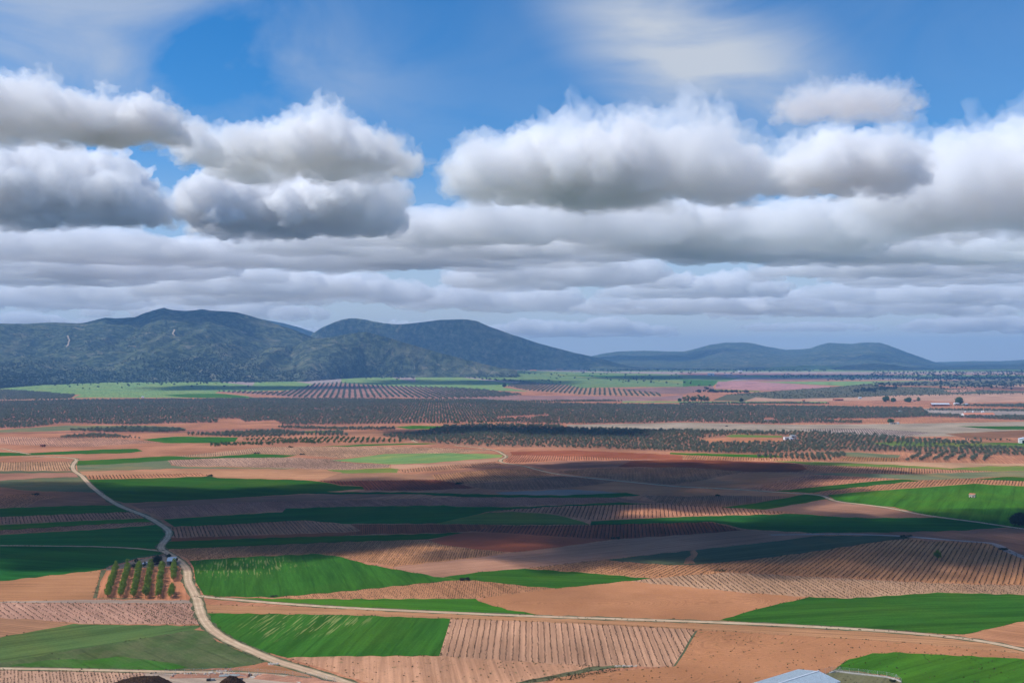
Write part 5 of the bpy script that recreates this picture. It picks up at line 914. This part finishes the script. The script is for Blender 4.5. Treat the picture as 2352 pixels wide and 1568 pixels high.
# concrete kerb of the yard
def kerb(label, pts, w, h):
    g = ground(dens_line(pts, 4)); t = np.gradient(g[:, :2], axis=0); t /= np.linalg.norm(t, axis=1)[:, None]; nr = np.stack([-t[:, 1], t[:, 0]], 1); v = []; f = []
    for i, p in enumerate(g):
        for s, z in ((-1, -.3), (-1, h), (1, h), (1, -.3)): v.append((*(p[:2] + nr[i] * s * w / 2), p[2] + z))
        if i: f += [(4*i-4+a, 4*i-4+(a+1) % 4, 4*i+(a+1) % 4, 4*i+a) for a in range(3)]
    f += [(0, 1, 2, 3), tuple(len(v) - k for k in (1, 2, 3, 4))]
    o = obj('concrete_kerb', mesh_np('concrete_kerb', v, f, [CONC])); tag(o, label, 'kerb')
kerb('pale concrete kerb below the rubble bank in dirt yard', [(405, 1555.5), (470, 1554), (540, 1553.5)], .5, .3)
kerb('curving concrete kerb below the bare brown bank', [(575, 1554.5), (630, 1560), (672, 1563.5), (690, 1568)], .5, .3)
kerb('concrete footing along the fence between wheat and grass yard', [(1906, 1545), (1919, 1541.3), (1960, 1546.5), (2037, 1555), (2060, 1561), (2069.5, 1566)], .4, .35)
# fences: posts, braces, mesh
def net_mat():
    m = bpy.data.materials.new('chain_link'); m.use_nodes = True; t = m.node_tree; b = t.nodes['Principled BSDF']; b.inputs['Base Color'].default_value = (.45, .47, .47, 1); b.inputs['Metallic'].default_value = .4
    tr = t.nodes.new('ShaderNodeBsdfTransparent'); mx_ = t.nodes.new('ShaderNodeMixShader'); mx_.inputs[0].default_value = .13; t.links.new(tr.outputs[0], mx_.inputs[1]); t.links.new(b.outputs[0], mx_.inputs[2]); t.links.new(mx_.outputs[0], t.nodes['Material Output'].inputs['Surface']); return m
NET = net_mat()
def fence(label, pts, h=2.0, sp=3.2, mat=STEEL, braces=(), net=True, pr=.045):
    g = [Vector(p) for p in ground(dens_line(pts, 3))]; path = [g[0]]; acc = 0
    for a, b in zip(g[:-1], g[1:]):
        acc += (b - a).length
        if acc >= sp: path.append(b); acc = 0
    e = empty('wire_fence', path[0]); tag(e, label, 'fence'); L0 = path[0]
    for p in path: MB().tube(p - L0 - Vector((0, 0, .3)), p - L0 + Vector((0, 0, h)), pr, pr, 6).build('post', mat, e)
    for k in (0.25, .98): 
        m = MB()
        for a, b in zip(path[:-1], path[1:]): m.tube(a - L0 + Vector((0, 0, h * k)), b - L0 + Vector((0, 0, h * k)), .012, .012, 4)
        m.build('wire', mat, e)
    if net:
        v = []; f = []
        for i, p in enumerate(path):
            v += [tuple(p - L0 + Vector((0, 0, .02))), tuple(p - L0 + Vector((0, 0, h)))]
            if i: f.append((2*i-2, 2*i, 2*i+1, 2*i-1))
        obj('mesh_netting', mesh_np('mesh_netting', v, f, [NET]), e)
    for bi in braces:
        p = path[bi] - L0; d = ((path[bi - 1] if bi else path[1]) - path[bi]).normalized()
        for s in (-1, 1): MB().tube(p + Vector((0, 0, h * .95)), p + d * s * 1.2 + Vector((0, 0, -.1)), .045, .045, 6).build('brace', mat, e)
    return e
fence('wire mesh fence on steel posts along the pale lower track', [(260, 1566), (340, 1556), (400, 1549), (460, 1545.5), (520, 1545), (580, 1547), (640, 1551), (700, 1557), (740, 1562), (775, 1568)], braces=(12, -1))
fence('wire mesh fence between round-cornered wheat field and grass yard', [(1880, 1549), (1917, 1541.5), (1960, 1546.2), (2037, 1554.6), (2062, 1561), (2069, 1566), (2071, 1572)], braces=(3, -2))
fence('dark wire fence round yard at the top of the orchard', [(243, 1308.5), (262, 1301), (290, 1291.5), (320, 1285), (345, 1280.5), (362, 1278.5)], 2.0, 2.6, BLACKM)
fence('pale railing fence between fenced yard and main track', [(383, 1277.5), (392, 1283), (400, 1290), (407, 1297), (412, 1303)], 1.7, 1.4, STEEL)
e = empty('yard_gate', spot(362.8, 1278.2)); tag(e, 'dark double gate with tall posts between yard and track', 'gate'); q = spot(381, 1277.6) - Vector(e.location)
for p in (Vector((0, 0, 0)), q): MB().tube(p - Vector((0, 0, .3)), p + Vector((0, 0, 2.6)), .12, .12, 8).build('post', BLACKM, e)
for k in (0, 1):
    m = MB(); a = q * (.03 + .48 * k); b = q * (.49 + .48 * k)
    for z in (.25, 1.0, 1.75): m.tube(a + Vector((0, 0, z)), b + Vector((0, 0, z)), .05, .05, 4)
    for t_ in np.linspace(0, 1, 9): c = a.lerp(b, t_); m.tube(c + Vector((0, 0, .2)), c + Vector((0, 0, 1.8)), .035, .035, 4)
    m.build('gate_leaf', BLACKM, e)
g = spot(*cpx(1690, 415)); house('tool_shed', 'grey sheet-roofed shed in fenced yard beside the railing', 'shed', g + Vector((0, 6, 0)), 4.2, 12, 2.4, .25, GREYW, SHEET, 'gable', .8, [('f', -.8, .5, 0, 1.9, 'door')])
def car(label, at, rz, paint, s=1.0):
    e = empty('parked_car', at, rz); e.scale = (s, s, s); tag(e, label, 'car')
    prof = [(-2.1, .35), (-2.15, .75), (-1.9, .95), (-1.3, 1.0), (-.8, 1.42), (.75, 1.45), (1.35, 1.0), (2.0, .88), (2.15, .6), (2.1, .35)]; n = len(prof)
    MB().add([(x, -.82, z) for x, z in prof] + [(x, .82, z) for x, z in prof], [tuple(range(n))[::-1], tuple(range(n, 2*n))] + [(i, (i+1) % n, n + (i+1) % n, n + i) for i in range(n)]).build('body', paint, e)
    for sd in (-1, 1): MB().add([(-1.15, sd*.84, 1.0), (-.72, sd*.84, 1.36), (.68, sd*.84, 1.38), (1.15, sd*.84, 1.0)], [(0, 1, 2, 3)]).build('side_window', GLASS, e)
    MB().add([(.80, -.7, 1.42), (.80, .7, 1.42), (1.33, .74, 1.03), (1.33, -.74, 1.03)], [(0, 1, 2, 3)]).build('windscreen', GLASS, e)
    for x_ in (-1.3, 1.3):
        for y_ in (-.78, .78):
            w = MB().tube((x_, y_ - .1, .32), (x_, y_ + .1, .32), .33, .33, 14).build('wheel', RUB, e); MB().tube((x_, y_ - .11, .32), (x_, y_ + .11, .32), .18, .18, 10).build('rim', STEEL, w)
car('white car parked behind orchard trees in fenced yard', spot(*cpx(1225, 400)), .4, CARW); car('dark blue car parked under domed tree in yard', spot(*cpx(1470, 405)), .1, CARB)
car('dark car standing alone on grey fallow field', spot(1669, 979), .2, BLACKM, 1.25)
g = spot(2157, 1009); e = empty('farm_trailer', g, .05); tag(e, 'maroon box trailer standing beside the olive trees', 'trailer')
MB().box(-3.2, 3.2, -1.2, 1.2, .8, 2.8).build('box', MAROON, e); MB().tube((3.2, 0, .9), (4.6, 0, .7), .09).build('drawbar', BLACKM, e)
for x_ in (-1.4, 1.2):
    for y_ in (-1.0, 1.0): MB().tube((x_, y_ - .15, .5), (x_, y_ + .15, .5), .5, .5, 12).build('wheel', RUB, e)
print('objects', time.time() - T0)
# ---------------------------------------------------------------- clouds: closed bodies of even mist, lit by the sun like everything else
def vol_mat(name, dn, col, g=0.0):
    m = bpy.data.materials.new(name); m.use_nodes = True; n = m.node_tree.nodes; n.clear()
    o = n.new('ShaderNodeOutputMaterial'); v = n.new('ShaderNodeVolumeScatter'); v.inputs['Density'].default_value = dn; v.inputs['Anisotropy'].default_value = g; v.inputs['Color'].default_value = (*col, 1)
    m.node_tree.links.new(v.outputs[0], o.inputs['Volume']); return m
def ico(sub):
    bm = bmesh.new(); bmesh.ops.create_icosphere(bm, subdivisions=sub, radius=1); bm.verts.ensure_lookup_table()
    r = np.array([v.co[:] for v in bm.verts]), np.array([[v.index for v in f.verts] for f in bm.faces]); bm.free(); return r
ICO1, ICO2 = ico(1), ico(2)
def puff(seed, W, D, Ht, scale, disp, vox, child, n0, sx=1.35, flat=.5, prof=None):
    """union of billows, remeshed and roughened; base flattened"""
    r = np.random.default_rng(seed); vs_, fs_ = [], []; k = 0
    def put(T, c, s):
        nonlocal k
        vs_.append(T[0] * s + c); fs_.append(T[1] + k); k += len(T[0])
    for i in range(n0):
        x = -.43 + .86 * (i + r.random()) / n0; y = r.uniform(-.4, .4)
        e = max(.12, 1 - (2 * x) ** 2 * .9 - (2 * y) ** 2 * .5) if prof is None else max(.1, float(np.interp(x + .5, np.linspace(0, 1, len(prof)), prof))) * (1 - (2 * y) ** 2 * .4)
        e *= r.uniform(.6, 1); ra = Ht * (.14 + .34 * e); cz = ra * .6 + max(0, Ht * 1.12 - ra * 1.7) * e * r.uniform(.25, 1); c = np.array([x * W, y * D, cz])
        put(ICO2, c, np.array([sx, 1.4, 1]) * ra * scale)
        for j in range(child):
            dv_ = np.array([r.normal(), r.normal(), r.normal(.25, .9)]); dv_ /= np.linalg.norm(dv_)
            put(ICO1, c + dv_ * np.array([sx, 1.4, 1]) * ra * r.uniform(.72, 1.0), np.array([1.4, 1.3, 1.0]) * ra * r.uniform(.26, .55) * scale)
    me = mesh_np('puff', np.concatenate(vs_), np.concatenate(fs_)); ob = link(bpy.data.objects.new('puff', me))
    rm = ob.modifiers.new('r', 'REMESH'); rm.mode = 'VOXEL'; rm.voxel_size = Ht / vox
    for sz, st in ((.45, .3), (.18, .28), (.075, .17)):
        tx = bpy.data.textures.new('billow', 'CLOUDS'); tx.noise_scale = Ht * sz; tx.noise_depth = 1
        dm = ob.modifiers.new('d', 'DISPLACE'); dm.texture = tx; dm.texture_coords = 'LOCAL'; dm.strength = st * Ht * disp; dm.mid_level = .5
    r2 = ob.modifiers.new('r2', 'REMESH'); r2.mode = 'VOXEL'; r2.voxel_size = Ht / vox      # removes folds left by the roughening
    m2 = bpy.data.meshes.new_from_object(ob.evaluated_get(bpy.context.evaluated_depsgraph_get()))
    bpy.data.objects.remove(ob); bpy.data.meshes.remove(me)
    a = np.empty(len(m2.vertices) * 3); m2.vertices.foreach_get('co', a); a = a.reshape(-1, 3); b = Ht * .1; lo = a[:, 2] < b; a[lo, 2] = b + (a[lo, 2] - b) * flat
    m2.vertices.foreach_set('co', a.ravel()); m2.update(); m2.materials.clear(); return m2
CB = 1000.0                                                # height of the cloud base above the camera
def cloud(seed, x0, x1, yt, yb, label, dn=.0068, depth=.6, vox=46, prof=None, hal=.38, hb=CB):
    dist = hb * FP / (HZ - yb); W = (x1 - x0) / FP * dist; Ht = (yb - yt) / FP * dist; X = ((x0 + x1) / 2 - 1176) / FP * dist
    n0 = int(8 + 13 * W / (Ht * 3)); k = 600 / max(Ht, 200); D = W * depth
    root = empty('cloud', (X, dist + D * .3, CAMZ + hb)); tag(root, label, 'cloud', 'cumulus clouds over the plain')
    a = puff(seed, W, D, Ht, .95, 1.0, vox, 9, n0, prof=prof); a.materials.append(vol_mat('cloud_body', dn * k, (.92, .96, 1))); tag(obj('cloud_body', a, root), kind='stuff')  # bluish scatter colour puts a haze tint into the shaded bases
    h = puff(seed, W, D, Ht, 1.08, 2.3, vox * .8, 13, n0, prof=prof); h.materials.append(vol_mat('cloud_wisp', dn * hal * k, (.93, .966, 1))); tag(obj('wisps', h, root), kind='stuff')
    return root
cloud(1, -150, 240, 152, 300, 'bright cumulus cloud with tall ragged top above left mountain slope', prof=(1, .95, .9, .7, .45, .3))
cloud(2, 170, 400, 215, 318, 'small soft pale cloud joining two larger cumulus clouds', dn=.008)
cloud(3, 400, 950, 242, 382, 'white cumulus with twin towers above the grey flat-based cloud', prof=(.3, .8, .55, 1, 1, .4, .3))
cloud(4, -160, 325, 318, 500, 'heavy dark grey cloud hanging over left mountain shoulder', dn=.013)
cloud(5, 400, 900, 385, 525, 'grey flat-based cloud above the twin-topped blue mountain', dn=.012, prof=(.4, .9, 1, .9, .95, .6))
cloud(6, 1045, 1470, 288, 450, 'billowing cloud with ragged edge bordering clear blue gap', prof=(.3, .9, .9, .95, 1))
cloud(7, 1290, 1770, 246, 450, 'tallest bright white cumulus with domed cauliflower top', prof=(.6, 1, 1, .9, .6, .25))
cloud(8, 1800, 2140, 285, 430, 'broad pale cloud beside the tallest white cumulus')
cloud(9, 2060, 2560, 280, 520, 'large domed cumulus above the low far hills', prof=(.4, .9, 1, 1, 1, .9))
cloud(10, 1780, 2160, 172, 250, 'thin wispy cloud fragment floating in blue sky above other clouds', dn=.0022, hal=.6)
# banks of stratocumulus far out, one behind the other, merging into a mass
rc = random.Random(5)
bank = [puff(200 + i, 3000, 1900, 620, 1.0, 1.25, 20, 6, 15, sx=2.4) for i in range(3)]
thin = [puff(220 + i, 5000, 3000, 460, 1.0, 1.3, 14, 5, 14, sx=3.2) for i in range(3)]
BM = vol_mat('cloud_bank', .0055, (.92, .96, 1)); TM = vol_mat('cloud_streak', .0038, (.93, .966, 1))
for m in bank: m.materials.append(BM)
for m in thin: m.materials.append(TM)
for i in range(20):
    yb = rc.uniform(585, 690); d = CB * FP / (HZ - yb); xp = -250 + 2850 * (i + rc.random()) / 20
    o = obj('cloud_bank', bank[i % 3]); tag(o, kind='stuff'); o.location = ((xp - 1176) / FP * d, d, CAMZ + CB); o.rotation_euler = (0, 0, math.pi * (i % 2) + rc.uniform(-.25, .25)); s = rc.uniform(.7, 1.15); o.scale = (s * rc.uniform(.9, 1.3), s, s * rc.uniform(.55, .9))
for i in range(26):
    yb = rc.uniform(700, 805); d = CB * FP / (HZ - yb); xp = -250 + 2850 * (i + rc.random()) / 26
    o = obj('cloud_bank', thin[i % 3]); tag(o, kind='stuff'); o.location = ((xp - 1176) / FP * d, d, CAMZ + CB); o.rotation_euler = (0, 0, math.pi * (i % 2) + rc.uniform(-.2, .2)); s = rc.uniform(.8, 1.3); o.scale = (s * 1.2, s, s * rc.uniform(.8, 1.3))
# clouds of the same field standing overhead: their shadows lie across the fields
SH = vol_mat('cloud_overhead', .022, (.95, .975, 1))
def overhead(seed, xp, yp, W, D, Ht, rz=0.0, hb=700):
    g = gpt(xp, yp); c = Vector((g.x, g.y, 0)) + Vector((SUN.x, SUN.y, 0)) / SUN.z * hb
    m = puff(seed, W, D, Ht, 1.0, 1.4, 20, 8, 12); m.materials.append(SH)
    o = obj('cloud', m); tag(o, None, None, None, 'stuff'); o.location = (c.x, c.y, hb); o.rotation_euler = (0, 0, rz)
overhead(301, 160, 1200, 560, 420, 200)
overhead(302, 980, 1185, 640, 420, 220)
overhead(303, 1880, 1248, 560, 120, 130, .08)
overhead(304, 1480, 1085, 460, 170, 150)
overhead(305, 1150, 990, 520, 240, 150, 0, 1150)
overhead(307, 2330, 1200, 180, 90, 100)
print('clouds', time.time() - T0)
# ---------------------------------------------------------------- the hazy air over the plain
hm = bpy.data.materials.new('haze'); hm.use_nodes = True; n = hm.node_tree.nodes; n.clear()
o = n.new('ShaderNodeOutputMaterial'); v = n.new('ShaderNodeVolumePrincipled'); v.inputs['Color'].default_value = (.24, .54, 1, 1); v.inputs['Density'].default_value = HAZE; v.inputs['Anisotropy'].default_value = 0.0
hm.node_tree.links.new(v.outputs[0], o.inputs['Volume'])
b = MB().box(-22000, 22000, -6000, 21500, -40, 690); tag(b.build('haze', hm), kind='stuff')
print('done', time.time() - T0)
